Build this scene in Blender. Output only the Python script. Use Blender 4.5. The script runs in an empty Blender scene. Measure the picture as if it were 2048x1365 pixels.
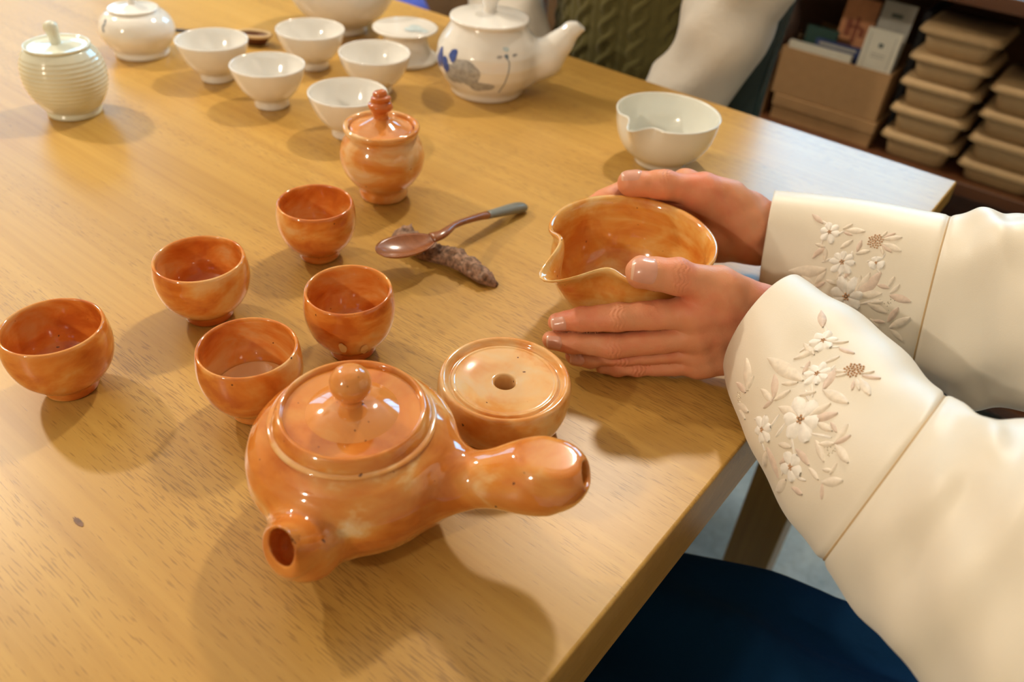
import bpy, bmesh, math, random
import numpy as np
from mathutils import Vector, Matrix

SC = bpy.context.scene
COL = SC.collection
TZ = 0.74                      # height of the table top above the floor
PI = math.pi

# ------------------------------------------------------------------ camera
def rot(a, b, g):
    return Matrix.Rotation(a, 3, 'Z') @ Matrix.Rotation(b, 3, 'X') @ Matrix.Rotation(g, 3, 'Z')
cam_d = bpy.data.cameras.new('camera'); cam = bpy.data.objects.new('camera', cam_d); COL.objects.link(cam)
cam.matrix_world = Matrix.Translation((0, 0, TZ + .35)) @ rot(math.radians(35.54), math.radians(51.73), math.radians(4.75)).to_4x4()
cam_d.sensor_width = 36; cam_d.lens = 28.3; cam_d.clip_start = .02
cam_d.dof.use_dof = True; cam_d.dof.focus_distance = .49; cam_d.dof.aperture_fstop = 6.3
SC.camera = cam
# ------------------------------------------------------------------ world and exposure
w = bpy.data.worlds.new('world'); SC.world = w; w.use_nodes = True
w.node_tree.nodes['Background'].inputs[0].default_value = (.9, .8, .7, 1)
w.node_tree.nodes['Background'].inputs[1].default_value = 0.0
SC.view_settings.view_transform = 'Standard'; SC.view_settings.look = 'None'
SC.view_settings.gamma = 1; SC.view_settings.use_curve_mapping = False
SC.view_settings.exposure = -0.05
LAMPS = [  # x, y (lamp 1.25 m above the table top), watts, colour
    (-.62, 1.30, 42, (1, .885, .72)),
    (-1.95, .22, 66, (1, .885, .72)),
    (-.45, -1.9, 66, (1, .885, .72)),
]
WIN_BACK = 10.5
WIN_LEFT = 3.0
random.seed(4)
RNG = np.random.default_rng(7)

# ------------------------------------------------------------------ materials
def new_mat(name):
    m = bpy.data.materials.new(name); m.use_nodes = True
    nt = m.node_tree; b = nt.nodes['Principled BSDF']
    return m, nt, b
def node(nt, t, **kw):
    n = nt.nodes.new(t)
    for k, v in kw.items():
        if k.startswith('i_'): n.inputs[k[2:].replace('_', ' ')].default_value = v
        else: setattr(n, k, v)
    return n
def coords(nt, scale=(1, 1, 1), rotz=0, loc=(0, 0, 0)):
    tc = node(nt, 'ShaderNodeTexCoord'); mp = node(nt, 'ShaderNodeMapping')
    mp.inputs['Scale'].default_value = scale; mp.inputs['Rotation'].default_value = (0, 0, rotz); mp.inputs['Location'].default_value = loc
    nt.links.new(tc.outputs['Object'], mp.inputs['Vector']); return mp.outputs[0]
def noise(nt, vec, scale, detail=4, rough=.55, dist=0.0):
    n = node(nt, 'ShaderNodeTexNoise'); n.inputs['Scale'].default_value = scale; n.inputs['Detail'].default_value = detail
    n.inputs['Roughness'].default_value = rough; n.inputs['Distortion'].default_value = dist
    nt.links.new(vec, n.inputs['Vector']); return n.outputs['Fac']
def ramp(nt, fac, stops, interp='LINEAR'):
    r = node(nt, 'ShaderNodeValToRGB'); cr = r.color_ramp; cr.interpolation = interp
    while len(cr.elements) < len(stops): cr.elements.new(.5)
    for e, (p, c) in zip(cr.elements, stops):
        e.position = p; e.color = (*c, 1) if len(c) == 3 else c
    nt.links.new(fac, r.inputs['Fac']); return r.outputs['Color']
def mix(nt, fac, a, b, mode='MIX'):
    m = node(nt, 'ShaderNodeMix', data_type='RGBA', blend_type=mode)
    for sock, val in ((m.inputs[0], fac), (m.inputs[6], a), (m.inputs[7], b)):
        if isinstance(val, bpy.types.NodeSocket): nt.links.new(val, sock)
        elif isinstance(val, (int, float)): sock.default_value = val
        else: sock.default_value = (*val, 1)
    return m.outputs[2]
def bump(nt, b, h, strength=.2, dist=.001, prev=None):
    n = node(nt, 'ShaderNodeBump'); n.inputs['Strength'].default_value = strength; n.inputs['Distance'].default_value = dist
    nt.links.new(h, n.inputs['Height'])
    if prev is not None: nt.links.new(prev, n.inputs['Normal'])
    nt.links.new(n.outputs[0], b.inputs['Normal']); return n.outputs[0]
def simple(name, col, rough=.5, var=0.0, vscale=40, bmp=0, metallic=0, spec=.5, sheen=0):
    m, nt, b = new_mat(name)
    b.inputs['Roughness'].default_value = rough; b.inputs['Metallic'].default_value = metallic
    b.inputs['Specular IOR Level'].default_value = spec; b.inputs['Sheen Weight'].default_value = sheen
    v = coords(nt); f = noise(nt, v, vscale, 5)
    d = tuple(c * (1 - var) for c in col); l = tuple(min(1, c * (1 + var)) for c in col)
    nt.links.new(ramp(nt, f, [(.3, d), (.7, l)]), b.inputs['Base Color'])
    if bmp: bump(nt, b, f, bmp, .001)
    return m
def wood_mat(name, dark, mid, light, rough=.34, pores=True, scale=1.0, axis='X', coat=0.0):
    m, nt, b = new_mat(name)
    def sc(l, t): return {'X': (l, t, t), 'Y': (t, l, t), 'Z': (t, t, l)}[axis]
    f1 = noise(nt, coords(nt, sc(.9*scale, 9*scale)), 1.6, 4, .55, .4)
    f2 = noise(nt, coords(nt, sc(1.6*scale, 95*scale)), 1.3, 4, .6, .15)
    c1 = ramp(nt, f1, [(.25, dark), (.5, mid), (.78, light)])
    c2 = ramp(nt, f2, [(.28, (.84, .78, .70)), (.62, (1.03, 1.03, 1.03))])
    c = mix(nt, .8, c1, c2, 'MULTIPLY')
    b.inputs['Roughness'].default_value = rough
    b.inputs['Coat Weight'].default_value = coat; b.inputs['Coat Roughness'].default_value = .2
    if pores:
        f3 = noise(nt, coords(nt, sc(75, 1100)), 1.0, 1.5, .5)
        f4 = noise(nt, coords(nt, sc(2.2, 16)), 1.0, 3)
        th = node(nt, 'ShaderNodeMath', operation='MULTIPLY'); nt.links.new(f3, th.inputs[0])
        a = ramp(nt, f4, [(.35, (.80, .80, .80)), (.65, (1.10, 1.10, 1.10))]); nt.links.new(a, th.inputs[1])
        pm = ramp(nt, th.outputs[0], [(.575, (0, 0, 0)), (.66, (1, 1, 1))])
        c = mix(nt, pm, c, mix(nt, .55, c, (.22, .11, .03)))
        bump(nt, b, pm, .06, -.0003)
    nt.links.new(c, b.inputs['Base Color'])
    return m
def glaze(name, stops, seed=0, rough=.09, spots=True, band=.45, rim=None):
    """mottled glossy glaze with faint throwing bands"""
    m, nt, b = new_mat(name)
    v = coords(nt, (1, 1, 1.7), loc=(seed * 1.7, seed * .9, seed * .37))
    f = noise(nt, v, 26, 4, .55, .5)
    vb = coords(nt, (4, 4, 260), loc=(seed, 0, seed)); fb = noise(nt, vb, 1.0, 3)
    fm = node(nt, 'ShaderNodeMix', data_type='FLOAT'); fm.inputs[0].default_value = band * .4
    nt.links.new(f, fm.inputs[2]); nt.links.new(fb, fm.inputs[3])
    c = ramp(nt, fm.outputs[0], stops)
    if spots:
        vs = coords(nt, (1, 1, 1), loc=(seed * 3.1, 0, 0)); fs = noise(nt, vs, 240, 1)
        sm = ramp(nt, fs, [(.77, (0, 0, 0)), (.80, (1, 1, 1))])
        c = mix(nt, sm, c, (.12, .025, .006))
    nt.links.new(c, b.inputs['Base Color'])
    b.inputs['Roughness'].default_value = rough; b.inputs['Specular IOR Level'].default_value = .55
    b.inputs['Coat Weight'].default_value = .6; b.inputs['Coat Roughness'].default_value = .04
    b.inputs['Subsurface Weight'].default_value = 0
    bump(nt, b, fb, .06, .0006)
    return m
DEEP, ORG, MIDO, TAN, PALE = (.50, .120, .016), (.63, .200, .030), (.71, .290, .062), (.77, .43, .165), (.81, .60, .36)
M = {}
M['table'] = wood_mat('oak_table', (.47, .262, .058), (.54, .314, .074), (.59, .356, .096), .35)
M['table_side'] = wood_mat('oak_edge', (.47, .262, .058), (.54, .314, .074), (.59, .356, .096), .35, axis='Y')
M['dark_wood'] = wood_mat('dark_wood', (.05, .018, .007), (.10, .036, .013), (.15, .055, .02), .35, pores=False)
M['chair_wood'] = wood_mat('chair_wood', (.10, .045, .015), (.17, .08, .026), (.23, .11, .04), .4, pores=False, axis='Z')
M['leg_wood'] = wood_mat('oak_leg', (.47, .262, .058), (.54, .314, .074), (.59, .356, .096), .35, pores=False, axis='Z')
M['spoon_wood'] = wood_mat('spoon_wood', (.17, .05, .014), (.26, .085, .026), (.33, .12, .04), .22, pores=False, scale=3, coat=.5)
M['glaze_cup'] = [glaze('orange_glaze_%d' % i, [(.38, (.55, .135, .018)), (.48, (.70, .225, .034)), (.56, (.77, .33, .075)), (.67, (.80, .47, .19))], i, band=.16) for i in range(5)]
M['glaze_pot'] = glaze('teapot_glaze', [(.36, (.55, .15, .02)), (.46, (.66, .215, .036)), (.57, MIDO), (.63, TAN), (.69, PALE)], 11, band=.2)
M['glaze_lid'] = glaze('teapot_lid_glaze', [(.30, (.64, .215, .042)), (.60, (.71, .275, .065)), (.85, TAN)], 13, band=.1)
M['glaze_jar'] = glaze('jar_glaze', [(.34, ORG), (.45, MIDO), (.54, TAN), (.70, PALE)], 17, band=.3)
M['glaze_dish'] = glaze('dish_glaze', [(.36, ORG), (.46, MIDO), (.56, TAN), (.68, (.74, .50, .25))], 19, band=.3)
M['glaze_bowl'] = glaze('bowl_glaze', [(.36, (.60, .19, .028)), (.45, (.68, .28, .05)), (.54, (.74, .39, .10)), (.66, (.80, .54, .23))], 23, band=.35)
M['pool'] = glaze('pale_glaze', [(.3, (.78, .47, .20)), (.7, (.80, .58, .34))], 41, band=.1, spots=False)
M['white'] = glaze('white_porcelain', [(.2, (.82, .80, .76)), (.8, (.87, .85, .81))], 29, rough=.1, spots=False)
M['celadon'] = glaze('celadon_glaze', [(.2, (.68, .69, .56)), (.8, (.78, .79, .66))], 31, rough=.12, spots=False, band=.8)
M['grey_white'] = glaze('pale_pitcher_glaze', [(.2, (.74, .74, .67)), (.8, (.80, .80, .73))], 37, rough=.16, spots=False)
M['blue_paint'] = simple('cobalt_paint', (.055, .10, .36), .12, .35, 300)
M['grey_paint'] = simple('washed_blue_paint', (.40, .40, .40), .12, .25, 220)
M['stem_paint'] = simple('stem_paint', (.22, .27, .33), .12, .25, 220)
M['pale_blue_paint'] = simple('pale_blue_paint', (.55, .66, .70), .12, .15, 150)
M['driftwood'] = simple('driftwood_bark', (.26, .15, .095), .85, .65, 260, .9)
M['spoon_grey'] = simple('spoon_grey_lacquer', (.20, .215, .20), .22, .1, 90)
M['cardboard'] = simple('cardboard', (.34, .185, .072), .8, .06, 60)
M['kraft_lid'] = simple('kraft', (.42, .27, .125), .7, .06, 60)
M['paper_white'] = simple('paper_white', (.72, .68, .56), .7, .03)
M['paper_grey'] = simple('paper_grey', (.42, .40, .35), .7, .08)
M['paper_orange'] = simple('paper_orange', (.62, .27, .12), .7, .15, 30)
M['paper_navy'] = simple('paper_navy', (.03, .05, .16), .6, .1)
M['black_thing'] = simple('black_folder', (.012, .011, .012), .5, .2)
M['ink'] = simple('ink', (.08, .10, .09), .7, .1)
M['ink_red'] = simple('ink_red', (.30, .085, .04), .7, .1)
M['bead'] = simple('tan_bead', (.55, .32, .17), .35, .15, 400)
M['sequin'] = simple('sequin', (.62, .55, .42), .2, .2, 500, metallic=.7)
M['thread'] = simple('embroidery_thread', (.76, .66, .53), .5, .10, 300, .2, sheen=.4)
M['thread_white'] = simple('embroidery_white_thread', (.86, .81, .73), .5, .06, 300, .2, sheen=.4)
M['thread_pink'] = simple('embroidery_blush_thread', (.68, .53, .42), .55, .10, 300, .2, sheen=.4)
M['piping'] = simple('seam_piping', (.50, .34, .17), .6, .1)
def cloth(name, col, rough=.5, weave=1400, sheen=.3, strength=.15, wr=0.0, tl=0.0):
    m, nt, b = new_mat(name)
    v = coords(nt); f = noise(nt, v, 14, 4); fw = noise(nt, v, weave, 2)
    nt.links.new(ramp(nt, f, [(.3, tuple(c * .95 for c in col)), (.7, tuple(min(1, c * 1.04) for c in col))]), b.inputs['Base Color'])
    b.inputs['Roughness'].default_value = rough; b.inputs['Sheen Weight'].default_value = sheen; b.inputs['Sheen Roughness'].default_value = .4
    b.inputs['Specular IOR Level'].default_value = .5 if rough < .9 else .12
    n = bump(nt, b, fw, strength, .0004)
    if wr:
        fr = noise(nt, coords(nt, (1, 1, 1)), 55, 3, .6, 1.2); bump(nt, b, fr, wr, .004, n)
    return m
M['silk'] = cloth('cream_silk', (.75, .67, .54), .45, sheen=.25)
M['white_cloth'] = cloth('white_cotton', (.62, .57, .50), .7, 900, wr=.25)
M['skirt'] = cloth('navy_skirt', (.002, .022, .062), 1.0, 700, sheen=.0, strength=.5, wr=.2)
M['teal_cloth'] = cloth('dark_teal_cloth', (.012, .028, .028), .7, 700, wr=.2)
M['teal_satin'] = cloth('dark_teal_satin', (.012, .034, .038), .25, 700)
M['blue_cloth'] = cloth('blue_cloth', (.05, .08, .45), .7, 700)
M['knit'] = cloth('green_knit', (.115, .10, .035), .9, 900, sheen=.3, strength=.8)
def skin_mat(name, base, red, dark):
    m, nt, b = new_mat(name)
    v = coords(nt); f = noise(nt, v, 38, 4, .6); f2 = noise(nt, v, 900, 3, .6)
    c = ramp(nt, f, [(.32, dark), (.5, base), (.72, red)])
    nt.links.new(c, b.inputs['Base Color'])
    b.inputs['Roughness'].default_value = .5; b.inputs['Specular IOR Level'].default_value = .38
    b.inputs['Subsurface Weight'].default_value = .15; b.inputs['Subsurface Radius'].default_value = (.008, .003, .0015)
    b.inputs['Subsurface Scale'].default_value = .6
    bump(nt, b, f2, .4, .0005)
    return m
M['skin'] = skin_mat('skin', (.69, .280, .140), (.69, .220, .112), (.66, .300, .155))
M['nail'] = simple('nail', (.66, .33, .235), .22, .05, 80, spec=.5)
M['nail_tip'] = simple('nail_tip', (.74, .47, .34), .25, .05, 80)
M['hair'] = simple('hair', (.012, .009, .008), .45, .3, 200)
M['wall'] = simple('wall_plaster', (.52, .42, .30), .9, .05, 6)
M['ceiling'] = simple('ceiling_paint', (.62, .56, .48), .9, .03, 6)
def floor_mat():
    m, nt, b = new_mat('window_blue_stone_floor')
    v = coords(nt); f = noise(nt, v, 9, 6, .65); f2 = noise(nt, v, 60, 5, .7)
    c = ramp(nt, f, [(.3, (.40, .54, .66)), (.5, (.52, .67, .78)), (.7, (.60, .74, .82))])  # blue of the window's reflection is put into these stone colours
    c = mix(nt, .5, c, ramp(nt, f2, [(.35, (.55, .6, .62)), (.6, (1, 1, 1))]), 'MULTIPLY')
    nt.links.new(c, b.inputs['Base Color']); b.inputs['Roughness'].default_value = .35
    return m
M['floor'] = floor_mat()
def emit(name, col, s):
    m, nt, b = new_mat(name); b.inputs['Base Color'].default_value = (*col, 1)
    b.inputs['Emission Color'].default_value = (*col, 1); b.inputs['Emission Strength'].default_value = s
    return m
M['day_back'] = emit('daylight_pane_back', (.20, .62, 1), WIN_BACK)
M['day_left'] = emit('daylight_pane_left', (.32, .68, 1), WIN_LEFT)
M['lamp_glow'] = emit('lamp_glow', (1, .82, .58), 30)
M['lamp_body'] = simple('lamp_body', (.05, .05, .05), .4)

# ------------------------------------------------------------------ helpers
def link(o, parent=None):
    COL.objects.link(o)
    if parent is not None: o.parent = parent
    return o
def mesh_obj(name, verts, faces, mat, parent=None, loc=None, smooth=True):
    me = bpy.data.meshes.new(name); me.from_pydata([tuple(map(float, v)) for v in verts], [], [tuple(map(int, f)) for f in faces])
    if smooth: me.polygons.foreach_set('use_smooth', [True] * len(me.polygons))
    me.materials.append(mat); me.update()
    o = bpy.data.objects.new(name, me)
    if loc is not None: o.location = loc
    return link(o, parent)
def empty(name, loc):
    o = bpy.data.objects.new(name, None); o.empty_display_size = .02; o.location = loc
    return link(o)
def tag(o, label, cat, group=None):
    o['label'] = label; o['category'] = cat
    if group: o['group'] = group
    return o
def struct(o):
    o['kind'] = 'structure'; return o
def spl(pts, n):
    """smooth resample of a 2d/3d polyline (Catmull-Rom, chord spaced)"""
    p = np.array(pts, float); k = len(p)
    d = np.r_[0, np.cumsum(np.linalg.norm(np.diff(p, axis=0), axis=1))]
    t = np.linspace(0, d[-1], n); i = np.clip(np.searchsorted(d, t, 'right') - 1, 0, k - 2)
    u = ((t - d[i]) / np.maximum(d[i + 1] - d[i], 1e-9))[:, None]
    g = lambda j: p[np.clip(j, 0, k - 1)]
    h = np.maximum(d[i + 1] - d[i], 1e-9)[:, None]
    def tan(j):
        a = np.clip(j - 1, 0, k - 1); c = np.clip(j + 1, 0, k - 1)
        return (p[c] - p[a]) / np.maximum(d[c] - d[a], 1e-9)[:, None]
    m0, m1 = tan(i) * h, tan(i + 1) * h
    return (2*u**3-3*u**2+1)*g(i) + (u**3-2*u**2+u)*m0 + (-2*u**3+3*u**2)*g(i+1) + (u**3-u**2)*m1
def lathe_geo(prof, seg=64, mod=None):
    """prof: list of (r,z) from the bottom outside, over the rim, to the inside. closed on the axis where r=0"""
    V = []; Fc = []; rows = []
    th = np.linspace(0, 2*PI, seg, endpoint=False)
    for r, z in prof:
        if r < 1e-6: rows.append([len(V)]); V.append((0, 0, z)); continue
        rr = np.full(seg, r); zz = np.full(seg, z)
        if mod is not None: rr, zz = mod(rr, zz, th)
        rows.append(list(range(len(V), len(V) + seg)))
        V += list(zip(rr*np.cos(th), rr*np.sin(th), zz))
    for a, b in zip(rows, rows[1:]):
        if len(a) == 1 and len(b) == 1: continue
        for i in range(seg):
            j = (i + 1) % seg
            if len(a) == 1: Fc.append((a[0], b[j], b[i]))
            elif len(b) == 1: Fc.append((a[i], a[j], b[0]))
            else: Fc.append((a[i], a[j], b[j], b[i]))
    return V, Fc
def lathe(name, prof, mat, parent=None, loc=None, seg=72, mod=None, n=0):
    if n: prof = [tuple(q) for q in spl(prof, n)]; prof = [(max(r, 0), z) for r, z in prof]
    V, Fc = lathe_geo(prof, seg, mod)
    return mesh_obj(name, V, Fc, mat, parent, loc)
def tube_geo(path, radii, seg=20, flat=None, cap=True, up=(0, 0, 1)):
    p = np.array(path, float); V = []; Fc = []; n = len(p)
    T = np.gradient(p, axis=0); T /= np.linalg.norm(T, axis=1)[:, None] + 1e-12
    upv = np.array(up, float)
    for i in range(n):
        s = np.cross(upv, T[i]); s /= np.linalg.norm(s) + 1e-12; u = np.cross(T[i], s)
        r = radii[i]; f = 1 if flat is None else flat[i]
        for k in range(seg):
            a = 2*PI*k/seg; V.append(p[i] + r*math.cos(a)*s + r*f*math.sin(a)*u)
    for i in range(n - 1):
        for k in range(seg):
            j = (k + 1) % seg
            Fc.append((i*seg+k, i*seg+j, (i+1)*seg+j, (i+1)*seg+k))
    if cap:
        V.append(p[0]); V.append(p[-1]); a, b = len(V) - 2, len(V) - 1
        for k in range(seg):
            j = (k + 1) % seg
            Fc.append((a, j, k)); Fc.append((b, (n-1)*seg+k, (n-1)*seg+j))
    return V, Fc
def box_geo(x0, x1, y0, y1, z0, z1):
    V = [(x, y, z) for z in (z0, z1) for y in (y0, y1) for x in (x0, x1)]
    return V, [(0, 2, 3, 1), (4, 5, 7, 6), (0, 1, 5, 4), (2, 6, 7, 3), (0, 4, 6, 2), (1, 3, 7, 5)]
def box(name, x0, x1, y0, y1, z0, z1, mat, parent=None, bev=0.0, seg=2, loc=None):
    V, Fc = box_geo(x0, x1, y0, y1, z0, z1)
    o = mesh_obj(name, V, Fc, mat, parent, loc, smooth=False)
    if bev:
        b = o.modifiers.new('bevel', 'BEVEL'); b.width = bev; b.segments = seg; b.limit_method = 'ANGLE'
        o.data.polygons.foreach_set('use_smooth', [True] * len(o.data.polygons))
        wn = o.modifiers.new('wn', 'WEIGHTED_NORMAL'); wn.keep_sharp = True
    return o
# ---- implicit surfaces
def cone(p, a, b, ra, rb):
    a = np.asarray(a, np.float32); b = np.asarray(b, np.float32); ab = b - a
    h = np.clip(((p - a) @ ab) / max(float(ab @ ab), 1e-12), 0, 1)
    q = p - a - h[..., None]*ab
    return np.sqrt((q*q).sum(-1)) - (ra + (rb - ra)*h)
def ell(p, c, r):
    q = (p - np.asarray(c, np.float32)) / np.asarray(r, np.float32)
    k = np.sqrt((q*q).sum(-1)); return (k - 1)*min(r)
def smin(a, b, k):
    h = np.clip(.5 + .5*(b - a)/k, 0, 1); return b + (a - b)*h - k*h*(1 - h)
def smax(a, b, k): return -smin(-a, -b, k)
def sdf_mesh(fn, lo, hi, h):
    """surface nets over fn, vertices pulled onto the surface; returns verts, quads, normals"""
    lo = np.array(lo, np.float32); hi = np.array(hi, np.float32); n = np.ceil((hi - lo)/h).astype(int) + 1
    ax = [lo[i] + h*np.arange(n[i], dtype=np.float32) for i in range(3)]
    D = np.empty(tuple(n), np.float32)
    for i0 in range(0, n[0], 24):
        g = np.stack(np.meshgrid(ax[0][i0:i0+24], ax[1], ax[2], indexing='ij'), -1)
        D[i0:i0+24] = fn(g)
    s = D < 0
    c = s[:-1, :-1, :-1].astype(np.int8)
    tot = np.zeros(tuple(n - 1), np.int8)
    for dx in (0, 1):
        for dy in (0, 1):
            for dz in (0, 1):
                tot += s[dx:n[0]-1+dx, dy:n[1]-1+dy, dz:n[2]-1+dz]
    act = np.argwhere((tot > 0) & (tot < 8)); idx = -np.ones(tuple(n - 1), np.int64); idx[tuple(act.T)] = np.arange(len(act))
    acc = np.zeros((len(act), 3)); cnt = np.zeros(len(act))
    cor = [(x, y, z) for x in (0, 1) for y in (0, 1) for z in (0, 1)]
    for a in cor:
        for k in range(3):
            if a[k]: continue
            b = list(a); b[k] = 1
            pa = act + np.array(a); pb = act + np.array(b)
            da = D[tuple(pa.T)]; db = D[tuple(pb.T)]; m = (da < 0) != (db < 0)
            t = np.where(m, da/np.where(da == db, 1, da - db), 0)
            acc[m] += (pa + t[:, None]*(pb - pa))[m]; cnt[m] += 1
    V = (lo + h*acc/cnt[:, None]).astype(np.float32)
    Q = []
    for k in range(3):
        u, v = [(1, 2), (2, 0), (0, 1)][k]
        sl0 = [slice(None)]*3; sl1 = [slice(None)]*3; sl0[k] = slice(0, -1); sl1[k] = slice(1, None)
        e0 = s[tuple(sl0)]; e1 = s[tuple(sl1)]; ed = np.argwhere(e0 != e1)
        ok = (ed[:, u] > 0) & (ed[:, v] > 0) & (ed[:, u] < n[u]-1) & (ed[:, v] < n[v]-1); ed = ed[ok]
        ins = e0[tuple(ed.T)]
        def cell(du, dv):
            q = ed.copy(); q[:, u] -= du; q[:, v] -= dv; return idx[tuple(q.T)]
        q = np.stack([cell(1, 1), cell(0, 1), cell(0, 0), cell(1, 0)], 1)
        q[~ins] = q[~ins][:, ::-1]; Q.append(q)
    Q = np.concatenate(Q)
    e = h*.25
    def grad(P):
        g = np.stack([fn(P + np.eye(3, dtype=np.float32)[i]*e) - fn(P - np.eye(3, dtype=np.float32)[i]*e) for i in range(3)], -1)/(2*e)
        return g
    for _ in range(2):
        g = grad(V); d = fn(V); V = V - (np.clip(d, -h, h)/np.maximum((g*g).sum(-1), .2))[:, None]*g
    g = grad(V); N = g/np.maximum(np.linalg.norm(g, axis=1), 1e-6)[:, None]
    return V, Q, N
def sdf_obj(name, V, Q, N, mat, parent=None, loc=None):
    o = mesh_obj(name, V, Q, mat, parent, loc)
    if len(o.data.vertices) == len(N): o.data.normals_split_custom_set_from_vertices([tuple(map(float, x)) for x in N])
    return o
def submesh(V, Q, N, sel):
    """faces sel -> compact mesh"""
    q = Q[sel]; us, inv = np.unique(q, return_inverse=True)
    return V[us], inv.reshape(q.shape), N[us]

# ------------------------------------------------------------------ the room
RX0, RX1, RY0, RY1, RH = -3.0, 1.9, -2.9, 2.75, 2.45
struct(box('floor', RX0-.1, RX1+.1, RY0-.1, RY1+.1, -.05, 0, M['floor']))
struct(box('ceiling', RX0-.1, RX1+.1, RY0-.1, RY1+.1, RH, RH+.05, M['ceiling']))
struct(box('wall_right', RX1, RX1+.1, RY0, RY1, 0, RH, M['wall']))
struct(box('wall_front', RX0, RX1, RY0-.1, RY0, 0, RH, M['wall']))
def wall_with_window(name, wname, axis, pos, thick, a0, a1, wa0, wa1, z0, z1, glow, cols):
    """wall as four blocks round a window opening, in one mesh; the window is its own object"""
    V = []; Fc = []
    for (p, q, r, s) in ((a0, wa0, 0, RH), (wa1, a1, 0, RH), (wa0, wa1, 0, z0), (wa0, wa1, z1, RH)):
        v, f = box_geo(p, q, min(pos, pos+thick), max(pos, pos+thick), r, s) if axis == 'Y' else box_geo(min(pos, pos+thick), max(pos, pos+thick), p, q, r, s)
        Fc += [tuple(i + len(V) for i in t) for t in f]; V += v
    struct(mesh_obj(name, V, Fc, M['wall'], smooth=False))
    def bx(n, p, q, d0, d1, r, s, m, par):
        return box(n, p, q, min(pos+d0, pos+d1), max(pos+d0, pos+d1), r, s, m, par) if axis == 'Y' else box(n, min(pos+d0, pos+d1), max(pos+d0, pos+d1), p, q, r, s, m, par)
    sg = 1 if thick > 0 else -1
    wi = struct(bpy.data.objects.new(wname, None)); COL.objects.link(wi)
    for i in range(cols):
        w0 = wa0 + (wa1 - wa0)*i/cols; w1 = wa0 + (wa1 - wa0)*(i + 1)/cols
        bx('pane_offscreen', w0 + .015, w1 - .015, sg*.05, sg*.055, z0 + .015, z1 - .015, glow, wi)
    for i in range(cols + 1):
        c = wa0 + (wa1 - wa0)*i/cols; bx('window_frame', c - .015, c + .015, sg*.03, sg*.07, z0, z1, M['dark_wood'], wi)
    for zz in (z0, z1): bx('window_frame', wa0, wa1, sg*.03, sg*.07, zz - .015, zz + .015, M['dark_wood'], wi)
wall_with_window('wall_back', 'window_1_offscreen', 'Y', RY1, .1, RX0, RX1, -1.42, -.24, TZ+.50, TZ+1.45, M['day_back'], 3)
wall_with_window('wall_left', 'window_2_offscreen', 'X', RX0, -.1, RY0, RY1, .75, 1.55, TZ+.45, TZ+1.4, M['day_left'], 2)

# ceiling lamps
for i, (lx, ly, wt, colr) in enumerate(LAMPS):
    hz = TZ + 1.25
    t = tag(empty('pendant_lamp_offscreen', (lx, ly, hz)), 'small black pendant lamp with a glowing warm bulb under the ceiling', 'lamp', 'pendant lamps under the ceiling')
    V, Fc = tube_geo([(0, 0, .16), (0, 0, RH - hz)], [.004, .004], 8); mesh_obj('cord', V, Fc, M['lamp_body'], t)
    lathe('lamp_shade', [(.022, .16), (.028, .15), (.045, .10), (.062, .055), (.060, .055), (.043, .098), (.02, .145)], M['lamp_body'], t, seg=32)
    lathe('bulb_offscreen', [(0, -.032), (.018, -.027), (.030, -.008), (.031, .008), (.022, .03), (.014, .06), (.012, .1)], M['lamp_glow'], t, seg=24)
    l = bpy.data.lights.new('lamp_light_offscreen', 'POINT'); l.energy = wt; l.color = colr; l.shadow_soft_size = .05
    lo = bpy.data.objects.new('lamp_light_offscreen', l); lo.location = (0, 0, -.045); link(lo, t)

# ------------------------------------------------------------------ table
TX0, TX1, TY0, TY1 = -1.9, -.0885, -.75, .877
tb = tag(empty('wooden_table', (-.9, .1, 0)), 'light oak dining table carrying the whole tea set', 'table')
def tpart(name, x0, x1, y0, y1, z0, z1, m, bev=0):
    o = box(name, x0, x1, y0, y1, z0, z1, m, None, bev); o.parent = tb; o.location = (.9, -.1, 0); return o
tpart('table_top', TX0, TX1, TY0, TY1, TZ-.024, TZ, M['table'], .0022)
tpart('apron', TX1-.028, TX1-.004, TY0+.02, TY1-.02, TZ-.074, TZ-.024, M['table_side'])
tpart('apron', TX0+.004, TX0+.028, TY0+.02, TY1-.02, TZ-.074, TZ-.024, M['table_side'])
tpart('apron', TX0+.02, TX1-.02, TY1-.028, TY1-.004, TZ-.074, TZ-.024, M['table_side'])
tpart('apron', TX0+.02, TX1-.02, TY0+.004, TY0+.028, TZ-.074, TZ-.024, M['table_side'])
for lx in (TX0+.012, TX1-.074):
    for ly in (TY0+.012, TY1-.074):
        tpart('leg', lx, lx+.062, ly, ly+.062, 0, TZ-.03, M['leg_wood'], .003)

V = [( -.3291 + .0042*math.cos(2*PI*k/20)*(1+.3*math.sin(3*k)), .0852 + .0014*math.sin(2*PI*k/20), TZ+.0003) for k in range(20)]
o = mesh_obj('wood_knot', V, [tuple(range(20))], simple('knot_brown', (.16, .06, .02), .4, .4, 300), tb); o.location = (.9, -.1, 0)
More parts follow.
